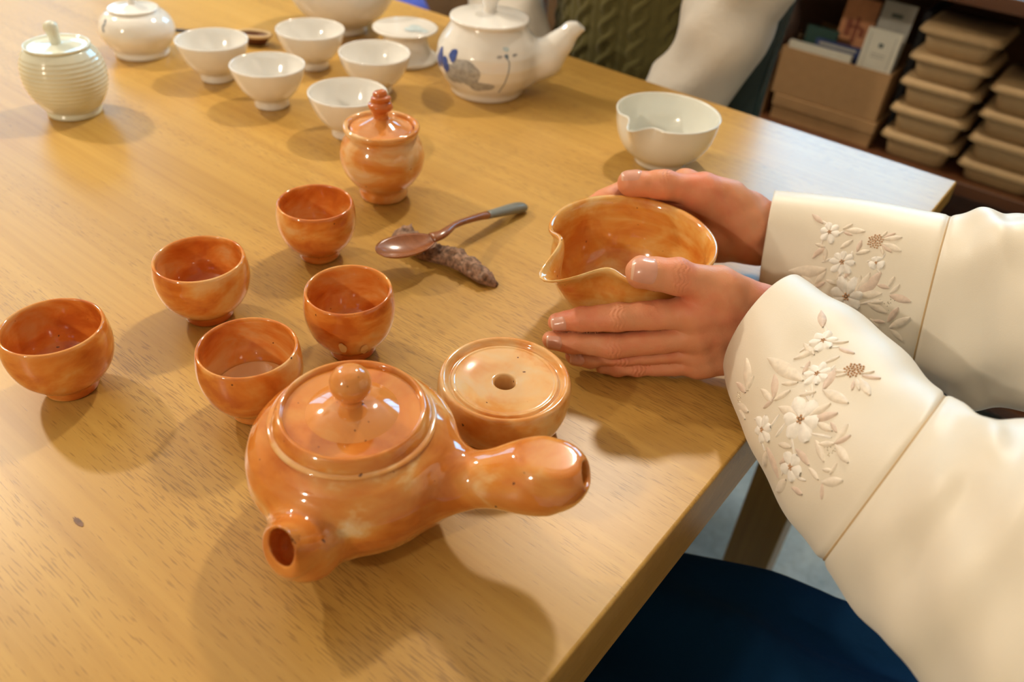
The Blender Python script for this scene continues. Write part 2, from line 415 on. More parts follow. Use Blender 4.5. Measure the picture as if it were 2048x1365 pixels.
# ------------------------------------------------------------------ shelf with boxes behind the table
SY = 1.53; SZ = TZ - .262
sh = tag(empty('bookshelf', (-.3, SY+.2, 0)), 'dark reddish brown wooden shelf unit holding kraft containers and cartons', 'shelf')
def spart(name, x0, x1, y0, y1, z0, z1, m=None, bev=.002):
    o = box(name, x0, x1, y0, y1, z0, z1, m or M['dark_wood'], None, bev); o.parent = sh; o.location = (.3, -SY-.2, 0); return o
spart('shelf_board', -1.25, .75, SY, SY+.38, SZ-.024, SZ)
spart('shelf_board', -1.25, .75, SY, SY+.38, TZ+.018, TZ+.042)
spart('shelf_board', -1.25, .75, SY, SY+.38, .06, .084)
spart('side_panel', -1.28, -1.25, SY, SY+.38, 0, TZ+.042)
spart('side_panel', .75, .78, SY, SY+.38, 0, TZ+.042)
spart('back_panel', -1.25, .75, SY+.38, SY+.39, .06, TZ+.018)

def frustum(name, x0, x1, y0, y1, z0, z1, inset, mat, parent, rc=.018, loc=None):
    """rounded box tapering towards the bottom by inset"""
    V = []; Fc = []; n = 6
    def ring(ins, z, r):
        a0, a1, b0, b1 = x0+ins, x1-ins, y0+ins, y1-ins; pts = []
        for cx, cy, s in ((a1-r, b1-r, 0), (a0+r, b1-r, 1), (a0+r, b0+r, 2), (a1-r, b0+r, 3)):
            for k in range(n): t = (s + k/(n-1))*PI/2; pts.append((cx+r*math.cos(t), cy+r*math.sin(t), z))
        return pts
    rows = [ring(inset+.003, z0, rc), ring(inset, z0+.002, rc), ring(0.001, z1-.003, rc), ring(.003, z1, rc)]
    m = 4*n
    for r in rows: V += r
    for i in range(3):
        for k in range(m): j = (k+1) % m; Fc.append((i*m+k, i*m+j, (i+1)*m+j, (i+1)*m+k))
    Fc.append(tuple(range(m))[::-1]); Fc.append(tuple(range(3*m, 4*m)))
    return mesh_obj(name, V, Fc, mat, parent, loc)
def container(x0, zlid, zbot, label, wd=.131):
    t = tag(empty('food_container', (x0+wd/2, SY+.02+.075, zbot)), label, 'container', 'kraft containers stacked on the shelf')
    h = zlid - zbot
    frustum('tray', -wd/2+.008, wd/2-.008, -.07, .07, 0, h+.002, .006, M['kraft_lid'], t)
    frustum('lid', -wd/2, wd/2, -.0775, .0775, h, h+.013, -.003, M['kraft_lid'], t, .02)
    return t
names = ['topmost', 'second from the top', 'in the middle', 'second from the bottom', 'at the bottom']
z = [-.038, -.084, -.129, -.178, -.227]
for i in range(5):
    zb = z[i+1]+.013 if i < 4 else -.262
    container(-.311, TZ+z[i]-.004, TZ+zb-.003, 'kraft container with pale lid, %s of the five-high stack' % names[i])
z = [-.101, -.146, -.19, -.236]; names = ['topmost', 'second from the top', 'second from the bottom', 'at the bottom']
for i in range(4):
    zb = z[i+1]+.013 if i < 3 else -.262
    container(-.170, TZ+z[i]-.004, TZ+zb-.003, 'kraft container with pale lid, %s of the four-high stack' % names[i], .135)
# open cardboard box with leaflets
cb = tag(empty('cardboard_box', (-.43, SY+.12, TZ-.211)), 'open brown cardboard box holding leaflets and cards on the shelf', 'box')
H = .087
box('front_panel', -.104, .102, -.10, -.097, 0, H, M['cardboard'], cb)
box('back_panel', -.104, .102, .097, .10, 0, H+.005, M['cardboard'], cb)
box('side_panel', -.104, -.101, -.097, .097, 0, H, M['cardboard'], cb)
box('side_panel', .099, .102, -.097, .097, 0, H, M['cardboard'], cb)
box('bottom_panel', -.101, .099, -.097, .097, 0, .003, M['cardboard'], cb)
fb = tag(empty('flat_carton', (-.425, SY+.11, SZ)), 'flat brown carton lying under the open cardboard box', 'box')
box('carton_body', -.098, .10, -.09, .09, 0, .028, M['cardboard'], fb, .001)
box('carton_lid', -.10, .102, -.093, .093, .028, .0495, M['cardboard'], fb, .001)
nb = tag(empty('narrow_carton', (-.60, SY+.11, SZ)), 'tall brown carton standing beside the open cardboard box', 'box')
box('carton_body', -.06, .058, -.09, .09, 0, .12, M['cardboard'], nb, .001)
box('carton_flap', -.06, .058, -.093, -.0905, .085, .128, M['cardboard'], nb)
bag = lathe('paper_pouch', [(0, 0), (.03, 0), (.036, .01), (.035, .05), (.026, .09), (.012, .115), (0, .118)], simple('pouch_film', (.16, .10, .085), .3, .3, 30), None, (-.575, SY+.09, SZ+.12), 24,
            mod=lambda r, z, t: (r*(1+.12*np.sin(3*t+40*z)), z))
tag(bag, 'crumpled dark brown pouch on the tall carton', 'pouch')
tag(lathe('paper_roll', [(0, 0), (.011, 0), (.0115, .002), (.0115, .05), (.009, .056), (0, .056)], M['paper_white'], None, (-.573, SY+.033, SZ+.12), 24), 'small white paper roll standing on the tall carton', 'roll')
def slab(name, loc, wx, wz, th, mat, rx, rz, label, cat, marks=()):
    t = tag(empty(name, loc), label, cat); t.rotation_euler = (rx, 0, rz)
    box('sheet', -wx/2, wx/2, 0, th, 0, wz, mat, t)
    for mk in marks:
        nm, x0, x1, z0, z1, mm = mk; box(nm, x0, x1, -.0006, 0, z0, z1, mm, t)
    return t
B0 = TZ-.208
slab('leaflet_stack', (-.47, SY+.032, B0), .12, .093, .012, M['paper_white'], -.05, 0, 'stack of white leaflets in the front of the cardboard box', 'leaflets')
slab('navy_booklet', (-.445, SY+.05, B0), .085, .103, .009, M['paper_navy'], -.06, 0, 'navy booklet with pale spine in the cardboard box', 'booklet', [('pale_band', -.035, .035, .094, .099, M['paper_grey'])])
slab('green_booklet', (-.485, SY+.065, B0), .06, .118, .008, simple('green_cover', (.02, .06, .045), .6), -.06, 0, 'dark green booklet behind the white leaflets', 'booklet')
slab('orange_card', (-.435, SY+.085, B0), .062, .178, .004, M['paper_orange'], -.10, -.05, 'orange card with red brush drawing standing in the box', 'card',
     [('brush_stroke', -.02, -.008, .11, .14, M['ink_red']), ('brush_stroke', -.004, .004, .10, .145, M['ink_red']), ('brush_stroke', .008, .018, .112, .128, M['ink_red']), ('brush_stroke', -.015, .012, .125, .131, M['ink_red'])])
slab('grey_leaflet', (-.366, SY+.055, B0), .058, .19, .003, M['paper_grey'], -.14, -.03, 'tall grey leaflet with small dark emblem standing in the box', 'leaflet', [('emblem', -.010, .010, .165, .172, M['ink'])])
slab('cream_leaflet', (-.368, SY+.035, B0), .062, .148, .004, M['paper_white'], -.08, -.03, 'cream leaflet with tiny round emblem in front of the grey one', 'leaflet',
     [('emblem', -.004, .004, .118, .125, M['ink']), ('text_line', -.012, .012, .105, .1065, M['paper_grey']), ('text_line', -.012, .012, .100, .1015, M['paper_grey']), ('border_line', .022, .023, .075, .14, M['paper_grey']), ('border_line', -.023, -.022, .075, .14, M['paper_grey'])])
slab('black_folder', (-.3212, SY+.10, SZ), .012, .235, .15, M['black_thing'], 0, 0, 'black folder standing between the cardboard box and the container stack', 'folder')
# brown bench and blue cushion behind the far edge
bn = tag(empty('brown_bench', (-1.05, 1.25, 0)), 'dark brown bench with a blue cushion on it', 'bench')
box('seat', -.35, .30, -.16, .16, .40, .44, M['chair_wood'], bn, .004)
box('backrest', -.35, .30, .14, .17, .50, .74, simple('bench_brown', (.13, .07, .025), .6, .15, 20), bn, .004)
for lx in (-.33, .25):
    for ly in (-.14, .12): box('leg', lx, lx+.04, ly, ly+.04, 0, .40, M['chair_wood'], bn)
tag(lathe('blue_cushion', [(0, 0), (.05, .004), (.075, .05), (.07, .13), (.045, .18), (0, .19)], M['blue_cloth'], None, (-1.20, 1.20, .44), 28), 'bright blue cushion lying on the brown bench', 'cushion')

# ------------------------------------------------------------------ orange tea set
def surf_patch(name, rz, th0, z0, rad, mat, parent, zsq=1.0, off=.0003, wave=.12, seed=0, n=26):
    """painted patch that follows a turned surface"""
    V = []; Fc = []; rg = np.random.default_rng(seed); ph = rg.uniform(0, 6.3, 3)
    R0 = float(np.interp(z0, *rz)); V.append((th0, z0))
    for j in (1, 2, 3):
        for k in range(n):
            a = 2*PI*k/n; r = rad*j/3*(1 + wave*(math.sin(2*a+ph[0]) + .6*math.sin(3*a+ph[1]) + .4*math.sin(5*a+ph[2])))
            V.append((th0 + r*math.cos(a)/R0, z0 + zsq*r*math.sin(a)))
    for k in range(n): Fc.append((0, 1+k, 1+(k+1) % n))
    for j in range(2):
        for k in range(n): a = 1+j*n+k; b = 1+j*n+(k+1) % n; Fc.append((a, a+n, b+n, b))
    W = [((np.interp(z, *rz)+off)*math.cos(t), (np.interp(z, *rz)+off)*math.sin(t), z) for t, z in V]
    return mesh_obj(name, W, Fc, mat, parent)
def surf_line(name, rz, pts, wid, mat, parent, off=.0004):
    p = spl(pts, 24); V = []; Fc = []
    for i, (t, z) in enumerate(p):
        d = p[min(i+1, 23)] - p[max(i-1, 0)]; R0 = float(np.interp(z, *rz)); d = np.array([d[0]*R0, d[1]]); d /= np.linalg.norm(d)+1e-9
        for s in (-1, 1):
            tt = t - s*d[1]*wid/R0; z2 = z + s*d[0]*wid; r = np.interp(z2, *rz)+off
            V.append((r*math.cos(tt), r*math.sin(tt), z2))
    for i in range(23): Fc.append((2*i, 2*i+1, 2*i+3, 2*i+2))
    return mesh_obj(name, V, Fc, mat, parent)
def wob(seed, a=.012, b=.004):
    r = np.random.default_rng(seed); p = r.uniform(0, 6.28, 3); q = r.normal(size=3)
    def f(rr, zz, th):
        return rr*(1 + a*q[0]*np.cos(2*th+p[0])*.5 + a*q[1]*np.cos(3*th+p[1])*.25), zz + b*.1*q[2]*np.cos(th+p[2])*(zz > .03)
    return f
CUP = [(0, .003), (.0125, .003), (.0140, .0002), (.0152, .0005), (.0160, .004), (.0164, .0066), (.0178, .0082), (.0222, .0122), (.0262, .0182), (.0286, .0255),
       (.0295, .0325), (.0292, .0390), (.0283, .0445), (.0277, .0466), (.0270, .0473), (.0262, .0468), (.0258, .0450), (.0264, .0390), (.0266, .0330), (.0256, .0255), (.0225, .0175), (.016, .0115), (.008, .0093), (0, .009)]
cups = [('A', -.4307, .1378, 1.03, 1.00, 'orange glazed teacup with cloudy sides, outermost of the five orange cups'),
        ('B', -.4332, .2389, 1.06, .99, 'reddish orange teacup standing next to the outermost orange cup'),
        ('C', -.3314, .2010, 1.035, 1.04, 'orange teacup nearest the teapot, with a pale glaze pool inside'),
        ('D', -.3319, .2798, 1.00, 1.06, 'orange teacup with pale drip marks on its side'),
        ('E', -.4377, .3431, 1.01, .995, 'deep red orange teacup beside the spoon and lidded jar')]
for i, (nm, x, y, sr, sz, lab) in enumerate(cups):
    prof = [(r*sr, z*sz) for r, z in CUP]
    o = lathe('teacup', prof, M['glaze_cup'][i], None, (x, y, TZ), 80, wob(i+3), n=90)
    tag(o, lab, 'teacup', 'orange teacups'); o.rotation_euler.z = i*1.3
    if nm == 'C':
        lathe('glaze_pool', [(0, .0094*sz), (.008*sr, .0097*sz), (.0157*sr, .0119*sz), (.0205*sr, .0160*sz), (.0219*sr, .0177*sz)], M['pool'], o, seg=48, n=24,
              mod=lambda r, z, t: (r - .0002, z + .0003))
    if nm == 'D':
        RZc = (np.array([z*sz for r, z in CUP[5:14]]), np.array([r*sr for r, z in CUP[5:14]]))
        for dt, z0, rd in ((-.22, .022, .0022), (.28, .018, .0024), (.62, .010, .0016)):
            surf_patch('glaze_drip', RZc, -.70 - i*1.3 + dt, z0*sz, rd, M['pool'], o, 2.4 if z0 > .012 else .9, .0009, .10, int(z0*1000))
# lidded jar
jar = tag(empty('lidded_jar', (-.473, .4475, TZ)), 'small orange and beige lidded jar with spiral knob', 'jar')
lathe('body', [(0, .002), (.017, .002), (.0190, 0), (.0206, .0012), (.0212, .005), (.0205, .009), (.0225, .0115), (.0290, .0185), (.0342, .0275), (.0362, .037), (.0355, .0455), (.0322, .0530), (.0292, .0570), (.0292, .0595), (.0312, .0608), (.0322, .0630), (.0318, .0655), (.0300, .0662), (.0282, .0655), (.0272, .063), (.0268, .058), (.02, .05), (0, .048)], M['glaze_jar'], jar, n=110)
lid = lathe('lid', [(0, .0575), (.0262, .0580), (.0268, .0620), (.0262, .0635), (.0235, .0645), (.0170, .0668), (.0100, .0700), (.0060, .0722), (0, .073)], M['glaze_lid'], jar, n=50)
lathe('knob', [(0, .070), (.0062, .0710), (.0060, .0735), (.0068, .0760), (.0092, .0790), (.0102, .0825), (.0092, .0850), (.0080, .0858), (.0086, .0875), (.0078, .0900), (.0058, .0908), (.0060, .0925), (.0050, .0945), (.0030, .0955), (0, .096)], M['glaze_cup'][1], lid,
      mod=lambda r, z, t: (r*(1+.06*np.cos(t+z*700)), z + .0008*np.cos(t)), n=60)
# lid rest with a hole
ds = tag(empty('lid_rest', (-.2113, .2919, TZ)), 'round glazed lid rest with a drain hole in its flat top', 'dish')
lathe('body', [(0, .002), (.020, .002), (.0225, 0), (.0250, .0006), (.0300, .0040), (.0360, .0110), (.0392, .0200), (.0402, .0285), (.0398, .0345), (.0388, .0378), (.0372, .0390), (.0355, .0384), (.0340, .0362), (.0328, .0350), (.0322, .0352), (.0318, .0362), (.0310, .0368), (.0295, .0362)], M['glaze_dish'], ds, n=120)
lathe('drain_disc', [(.0300, .0362), (.0290, .0364), (.0200, .0352), (.0110, .0345), (.0074, .0345), (.0064, .0335), (.0060, .0300), (.0060, .0120), (.0040, .008), (0, .008)], M['glaze_dish'], ds, n=60)
# ---- teapot with side handle
TPX, TPY = -.2287, .1898
prof_z = np.array([-.01, 0, .004, .010, .020, .030, .038, .047, .055, .061, .0650, .0675, .0700, .08])
prof_r = np.array([.029, .0305, .0345, .0415, .0495, .0538, .0552, .0545, .0520, .0475, .0420, .0382, .0372, .037])
zz = np.linspace(-.01, .08, 400); k5 = np.hanning(25); k5 /= k5.sum()
rr = np.convolve(np.pad(np.interp(zz, prof_z, prof_r), 12, mode='edge'), k5, 'valid'); dr = np.gradient(rr, zz)
def body_sdf(p):
    rho = np.sqrt(p[..., 0]**2 + p[..., 1]**2); z = np.clip(p[..., 2], -.01, .08)
    d = (rho - np.interp(z, zz, rr))/np.sqrt(1 + np.interp(z, zz, dr)**2)
    d = smax(d, -p[..., 2], .003)
    return d
SA, HA = math.radians(-69), math.radians(24.5)
sd = np.array([math.cos(SA), math.sin(SA), 0]); hd = np.array([math.cos(HA), math.sin(HA), 0]); uz = np.array([0, 0, 1.])
s0, s1, s2, s3 = sd*.040+uz*.030, sd*.055+uz*.0355, sd*.066+uz*.0450, sd*.0775+uz*.0585
h0, h1, h2, h3, h4 = hd*.044+uz*.036, hd*.066+uz*.043, hd*.083+uz*.050, hd*.099+uz*.0565, hd*.1055+uz*.059
def spout_sdf(p):
    d = smin(cone(p, s0, s1, .0215, .0175), cone(p, s1, s2, .0175, .0120), .008)
    d = smin(d, cone(p, s2, s3, .0120, .0088), .005)
    ax = (s3 - s2)/np.linalg.norm(s3 - s2); cutn = np.array([math.cos(math.radians(-92)), math.sin(math.radians(-92)), .12]); cutn = cutn/np.linalg.norm(cutn)
    d = smax(d, (p - (sd*.0725 + uz*.0525)) @ cutn.astype(np.float32), .0018)
    return d
hpts = spl([h0, h1, h2, h3, h4], 12); hrad = np.interp(np.linspace(0, 1, 12), [0, .15, .35, .55, .75, .90, 1], [.0205, .0145, .0116, .0130, .0165, .0175, .0158])
def handle_sdf(p):
    d = None
    for i in range(11):
        e = cone(p, hpts[i], hpts[i+1], hrad[i], hrad[i+1]); d = e if d is None else smin(d, e, .006)
    return d
def pot_sdf(p):
    d = smin(smin(body_sdf(p), spout_sdf(p), .0055), handle_sdf(p), .010)
    d = smax(d, p[..., 2] - .0715, .002)
    ax = (s3 - s2)/np.linalg.norm(s3 - s2)
    d = smax(d, -cone(p, s3 - ax*.024, s3 + ax*.020, .0086, .0074), .0012)
    hx = (h4 - h2)/np.linalg.norm(h4 - h2)
    d = smax(d, -cone(p, h4 - hx*.008, h4 + hx*.03, .0058, .0058), .0025)
    return d
pot = tag(empty('teapot', (TPX, TPY, TZ)), 'orange glazed teapot with a hollow side handle and short spout', 'teapot')
V, Q, N = sdf_mesh(pot_sdf, (-.062, -.105, -.004), (.122, .082, .078), .00135)
cen = V[Q].mean(1)
db, dsp, dh = body_sdf(cen), spout_sdf(cen), handle_sdf(cen)
is_h = (dh < db) & (cen @ hd > .05); is_s = (dsp < db) & (cen @ sd > .046) & ~is_h
for nm, sel in (('body', ~(is_h | is_s)), ('spout', is_s), ('handle', is_h)):
    sdf_obj(nm, *submesh(V, Q, N, sel), M['glaze_pot'], pot)
lathe('neck_ring', [(.0382, .0640), (.0392, .0665), (.0388, .0695), (.0375, .0722), (.0362, .0738), (.0352, .0743), (.0342, .0738), (.0335, .0722), (.0332, .068), (.0330, .060)], M['glaze_pot'], pot, n=40)
lathe('glaze_line', [(.0395, .0655), (.0412, .0660), (.0418, .0668), (.0410, .0677), (.0392, .0680)], M['glaze_dish'], pot, n=16)
lid = lathe('lid', [(0, .066), (.0292, .0640), (.0302, .0652), (.0304, .0664), (.0296, .0674), (.0220, .0720), (.0140, .0756), (.0080, .0770), (0, .0774)], M['glaze_lid'], pot, n=50)
lathe('knob', [(.0062, .0755), (.0054, .0778), (.0052, .0795), (.0066, .0815), (.0090, .0845), (.0102, .0885), (.0096, .0925), (.0072, .0962), (.0040, .0982), (0, .0988)], M['glaze_lid'], lid, n=50)

# ---- pouring bowls with a pinched spout
def spout_mod(ang, zr, prot, sig, neck, lift, dip):
    def f(r, z, th):
        ph = (th - ang + PI) % (2*PI) - PI
        t = np.clip((z - zr*.35)/(zr*.65), 0, 1)**1.6
        g = np.exp(-(ph/sig)**2); s = np.exp(-((np.abs(ph) - sig*2.3)/(sig*1.0))**2)
        return r + t*(prot*g - neck*s), z + t*t*t*(lift*s - dip*g)
    return f
BX, BY = -.2191, .4387
BOWL = [(0, .003), (.0200, .003), (.0225, 0), (.0250, .0008), (.0262, .0050), (.0300, .0090), (.0400, .0160), (.0490, .0265), (.0540, .0400), (.0550, .0500), (.0545, .0570), (.0548, .0610), (.0566, .0645), (.0584, .0668),
        (.0586, .0684), (.0574, .0692), (.0558, .0684), (.0540, .0660), (.0524, .0600), (.0524, .0500), (.0510, .0390), (.0460, .0270), (.0360, .0160), (.0200, .0105), (0, .0095)]
o = lathe('pouring_bowl', BOWL, M['glaze_bowl'], None, (BX, BY, TZ), 144, spout_mod(math.radians(-101), .0684, .0265, .20, .0050, .0035, .0035), n=110)
tag(o, 'large orange glazed pouring bowl with pinched spout held between two hands', 'bowl')
WPB = [(0, .003), (.021, .003), (.0230, 0), (.0252, .0006), (.0258, .0050), (.0300, .0080), (.0390, .0160), (.0455, .0270), (.0488, .0390), (.0502, .0500), (.0506, .0518), (.0500, .0526), (.0492, .0520), (.0484, .0490), (.0468, .0390), (.0430, .0270), (.0350, .0160), (.0200, .0100), (0, .009)]
o = lathe('pouring_bowl', WPB, M['grey_white'], None, (-.3305, .6905, TZ), 144, spout_mod(math.radians(-96), .0522, .0125, .15, .0030, .001, .003), n=90)
tag(o, 'plain off white porcelain pouring bowl standing beside the hands', 'bowl')

# ------------------------------------------------------------------ white tea set
WCUP = [(0, .003), (.0150, .003), (.0165, 0), (.0178, .0005), (.0180, .0070), (.0184, .0092), (.0230, .0120), (.0300, .0200), (.0350, .0300), (.0376, .0380), (.0385, .0432), (.0384, .0441), (.0377, .0443), (.0370, .0438), (.0362, .0380), (.0334, .0300), (.0280, .0200), (.0190, .0125), (.009, .0105), (0, .010)]
wl = [(-.7952, .5056, 1.0, 'white porcelain cup beside the white lidded jar'), (-.6966, .5025, .985, 'white porcelain cup halfway between the celadon jar and orange lidded jar'),
      (-.7551, .6089, 1.01, 'white porcelain cup right beside the large white bowl'), (-.6515, .6102, 1.015, 'white porcelain cup right beside the flared white stand'), (-.5873, .5124, 1.0, 'white porcelain cup right next to the orange lidded jar')]
for i, (x, y, s, lab) in enumerate(wl):
    o = lathe('teacup', [(r*s, z) for r, z in WCUP], M['white'], None, (x, y, TZ), 72, wob(i+20, .006, .002), n=80)
    tag(o, lab, 'teacup', 'white teacups')
# large bowl cut by the frame
o = lathe('large_bowl', [(0, .004), (.024, .004), (.0270, 0), (.0300, .0006), (.0310, .0080), (.0380, .0130), (.0540, .0260), (.0650, .0430), (.0710, .0640), (.0730, .0830), (.0722, .0846), (.0708, .0836), (.0690, .0640), (.0620, .0430), (.0500, .0270), (.0300, .0150), (0, .0125)], M['white'], None, (-.8320, .7270, TZ), 80, n=80)
tag(o, 'large white porcelain bowl, biggest of the white vessels', 'bowl')
st = tag(empty('lid_stand', (-.7018, .7090, TZ)), 'flared white porcelain stand with pale blue patch on its flat top', 'stand')
lathe('body', [(0, .002), (.036, .002), (.0385, 0), (.0400, .001), (.0402, .004), (.0370, .0070), (.0320, .0110), (.0280, .0190), (.0265, .0260), (.0280, .0310), (.0330, .0345), (.0385, .0362), (.0394, .0375), (.0390, .0388), (.0375, .0392), (.0340, .0386), (.0180, .0381), (0, .0380)], M['white'], st, n=90)
V = []; Fc = []
for k in range(24):
    a = 2*PI*k/24; r = .011*(1+.25*math.sin(3*a+1)); V.append((.014+r*1.3*math.cos(a), .004+r*math.sin(a), .0388))
Fc = [tuple(range(24))]; mesh_obj('painted_patch', V, Fc, M['pale_blue_paint'], st)
# celadon jar
cj = tag(empty('lidded_jar', (-.8115, .3497, TZ)), 'celadon green lidded jar with ridged sides', 'jar')
def ridge(r, z, t):
    return r + .00028*np.sin(z*1500+.5*np.sin(t)) * ((z > .02) & (z < .06) & (r > .03)), z
lathe('body', [(0, .002), (.022, .002), (.0235, 0), (.0252, .0010), (.0256, .0035), (.0246, .0060), (.0275, .0095), (.0335, .0190), (.0372, .0300), (.0382, .0400), (.0372, .0500), (.0342, .0590), (.0308, .0640), (.0298, .0652), (.0280, .0645), (.027, .062), (.02, .058), (0, .057)], M['celadon'], cj, mod=ridge, n=160)
lid = lathe('lid', [(0, .061), (.0262, .0625), (.0288, .0650), (.0298, .0672), (.0294, .0684), (.0280, .0680), (.0262, .0664), (.0200, .0665), (.0120, .0675), (.0050, .0685), (0, .0688)], M['celadon'], cj, n=60)
kp = spl([(0, 0, .067), (-.0004, 0, .074), (-.0016, 0, .0805), (-.0042, .0004, .0855), (-.0052, .0006, .0872)], 14)
V, Fc = tube_geo(kp, [.0052, .0050, .0050, .0050, .0051, .0053, .0055, .0058, .0062, .0066, .0068, .0066, .0058, .0035], 20, [1]*14, up=(0, 1, 0)); mesh_obj('knob', V, Fc, M['celadon'], lid)
# white lidded jar
wj = tag(empty('lidded_jar', (-.9171, .4898, TZ)), 'round white porcelain lidded jar with dark brush mark on its side', 'jar')
WJ = [(0, .002), (.026, .002), (.0285, 0), (.0305, .001), (.0308, .0045), (.0300, .0070), (.0350, .0130), (.0405, .0230), (.0412, .0310), (.0380, .0400), (.0320, .0465), (.0270, .0490), (.0255, .0500), (.0245, .05), (.02, .048), (0, .047)]
lathe('body', WJ, M['white'], wj, n=100)
lid = lathe('lid', [(0, .0495), (.0240, .0495), (.0270, .0500), (.0276, .0512), (.0270, .0524), (.0220, .0528), (.0120, .0545), (.0050, .0560), (0, .0562)], M['white'], wj, n=50)
lathe('knob', [(.0048, .0550), (.0042, .0590), (.0046, .0630), (.0062, .0660), (.0060, .0690), (.0035, .0705), (0, .0708)], M['white'], lid, n=30)
# white teapot with blue painting
wt = tag(empty('teapot', (-.5694, .7053, TZ)), 'white porcelain teapot with blue lotus painting and curved spout', 'teapot')
wz = np.array([-.01, 0, .003, .008, .016, .028, .040, .052, .062, .070, .0755, .079, .09])
wr_ = np.array([.038, .0400, .0415, .0430, .0490, .0555, .0580, .0560, .0510, .0455, .0420, .0405, .040])
wzz = np.linspace(-.01, .09, 400); wrr = np.convolve(np.pad(np.interp(wzz, wz, wr_), 12, mode='edge'), k5, 'valid'); wdr = np.gradient(wrr, wzz)
def wbody(p):
    rho = np.sqrt(p[..., 0]**2 + p[..., 1]**2); z = np.clip(p[..., 2], -.01, .09)
    d = (rho - np.interp(z, wzz, wrr))/np.sqrt(1 + np.interp(z, wzz, wdr)**2)
    return smax(d, -p[..., 2], .002)
WA = math.radians(38); wd = np.array([math.cos(WA), math.sin(WA), 0])
q0, q1, q2, q3, q4 = wd*.040+uz*.032, wd*.064+uz*.042, wd*.080+uz*.060, wd*.090+uz*.0735, wd*.1000+uz*.0790
def wspout(p):
    d = smin(cone(p, q0, q1, .024, .0180), cone(p, q1, q2, .0180, .0120), .014)
    d = smin(d, cone(p, q2, q3, .0120, .0088), .010); d = smin(d, cone(p, q3, q4, .0088, .0066), .006)
    return smax(d, (p - (q4 - wd*.0008)) @ (wd*.6+uz*.8).astype(np.float32)*1.0 - .0015, .002)
def wpot(p):
    d = smin(wbody(p), wspout(p), .010); d = smax(d, p[..., 2] - .0835, .0015)
    return smax(d, -cone(p, q3, q4 + (q4-q3)*.8, .0030, .0052), .001)
V, Q, N = sdf_mesh(wpot, (-.064, -.064, -.004), (.092, .082, .089), .0016)
cen = V[Q].mean(1); is_s = (wspout(cen) < wbody(cen)) & (cen @ wd > .05)
sdf_obj('body', *submesh(V, Q, N, ~is_s), M['white'], wt); sdf_obj('spout', *submesh(V, Q, N, is_s), M['white'], wt)
lid = lathe('lid', [(0, .077), (.0400, .0778), (.0432, .0795), (.0440, .0815), (.0432, .0832), (.0400, .0838), (.0300, .0850), (.0160, .0868), (.0080, .0876), (0, .0878)], M['white'], wt, n=60)
lathe('knob', [(.0090, .0868), (.0076, .0890), (.0072, .0930), (.0086, .0980), (.0104, .1030), (.0098, .1070), (.0060, .1095), (0, .110)], M['white'], lid, n=40)
hA = WA + math.radians(88); hw = np.array([math.cos(hA), math.sin(hA), 0])
V, Fc = tube_geo(spl([hw*.046+uz*.042, hw*.066+uz*.046, hw*.085+uz*.050, hw*.104+uz*.054, hw*.108+uz*.0548], 24), np.interp(np.linspace(0, 1, 24), [0, .3, .6, .9, 1], [.014, .010, .011, .0145, .010]), 24); mesh_obj('handle', V, Fc, M['white'], wt)
RZ = (wzz, wrr)
surf_patch('painted_lotus_leaf', RZ, -1.30, .0375, .0165, M['grey_paint'], wt, .85, seed=1)
surf_patch('painted_lotus_leaf', RZ, -1.60, .0315, .0125, M['grey_paint'], wt, .9, seed=2, off=.0004)
surf_patch('painted_lotus_leaf', RZ, -1.00, .0235, .0130, M['grey_paint'], wt, .45, seed=3, off=.0004)
surf_patch('painted_petal', RZ, -2.02, .0430, .0065, M['blue_paint'], wt, 1.6, seed=4, off=.0006)
surf_patch('painted_petal', RZ, -1.62, .0520, .0060, M['blue_paint'], wt, 1.0, seed=5, off=.0006)
surf_patch('painted_petal', RZ, -1.80, .0395, .0062, M['blue_paint'], wt, 1.3, seed=6, off=.0006)
surf_line('painted_stem', RZ, [(-.62, .0165), (-.545, .028), (-.495, .040), (-.468, .050), (-.517, .0560)], .0006, M['stem_paint'], wt)
surf_patch('painted_bud', RZ, -.515, .0570, .0026, M['stem_paint'], wt, .8, seed=7)
surf_patch('painted_bud', RZ, -.506, .0635, .0032, M['pale_blue_paint'], wt, .7, seed=8)
surf_patch('painted_bud', RZ, -.660, .0568, .0036, M['grey_paint'], wt, .4, seed=9)
surf_patch('painted_bud', RZ, -.330, .0575, .0034, M['grey_paint'], wt, .4, seed=10)
jz = np.array([z for r, z in WJ[3:13]]); jr = np.array([r for r, z in WJ[3:13]])
surf_line('dark_side_mark', (jz, jr), [(-1.62, .0450), (-1.54, .0415), (-1.60, .0370), (-1.52, .0330)], .0014, M['stem_paint'], wj, .0006)  # short dark wavy line down the jar's side

# ------------------------------------------------------------------ spoon on its driftwood rest
sp = tag(empty('wooden_spoon', (-.37, .44, TZ)), 'dark wooden teaspoon with grey lacquered handle end resting on driftwood', 'spoon')
O = np.array([-.37, .44, 0])
sb = np.array([-.3745, .3755, .0225]); neck = np.array([-.3655, .4000, .0225]); tip = np.array([-.3655, .5140, .0040])
ax = neck - sb; ax /= np.linalg.norm(ax); side = np.cross(ax, uz); side /= np.linalg.norm(side); up_ = np.cross(side, ax)
V = []; Fc = []; NU, NV = 14, 36; a_, b_ = .0245, .0150
def bowl_pt(u, t, dz):
    x = a_*u*math.cos(t); y = b_*u*math.sin(t)*(1 - .12*math.cos(t)*u)
    z = .0062*(u*u - 1) + dz
    return sb + ax*x + side*y + up_*z - O
for dz in (0, -.0016):
    V.append(bowl_pt(0, 0, dz))
    for i in range(1, NU):
        for k in range(NV): V.append(bowl_pt(i/(NU-1), 2*PI*k/NV, dz if i < NU-1 else dz*.6))
half = 1 + (NU-1)*NV
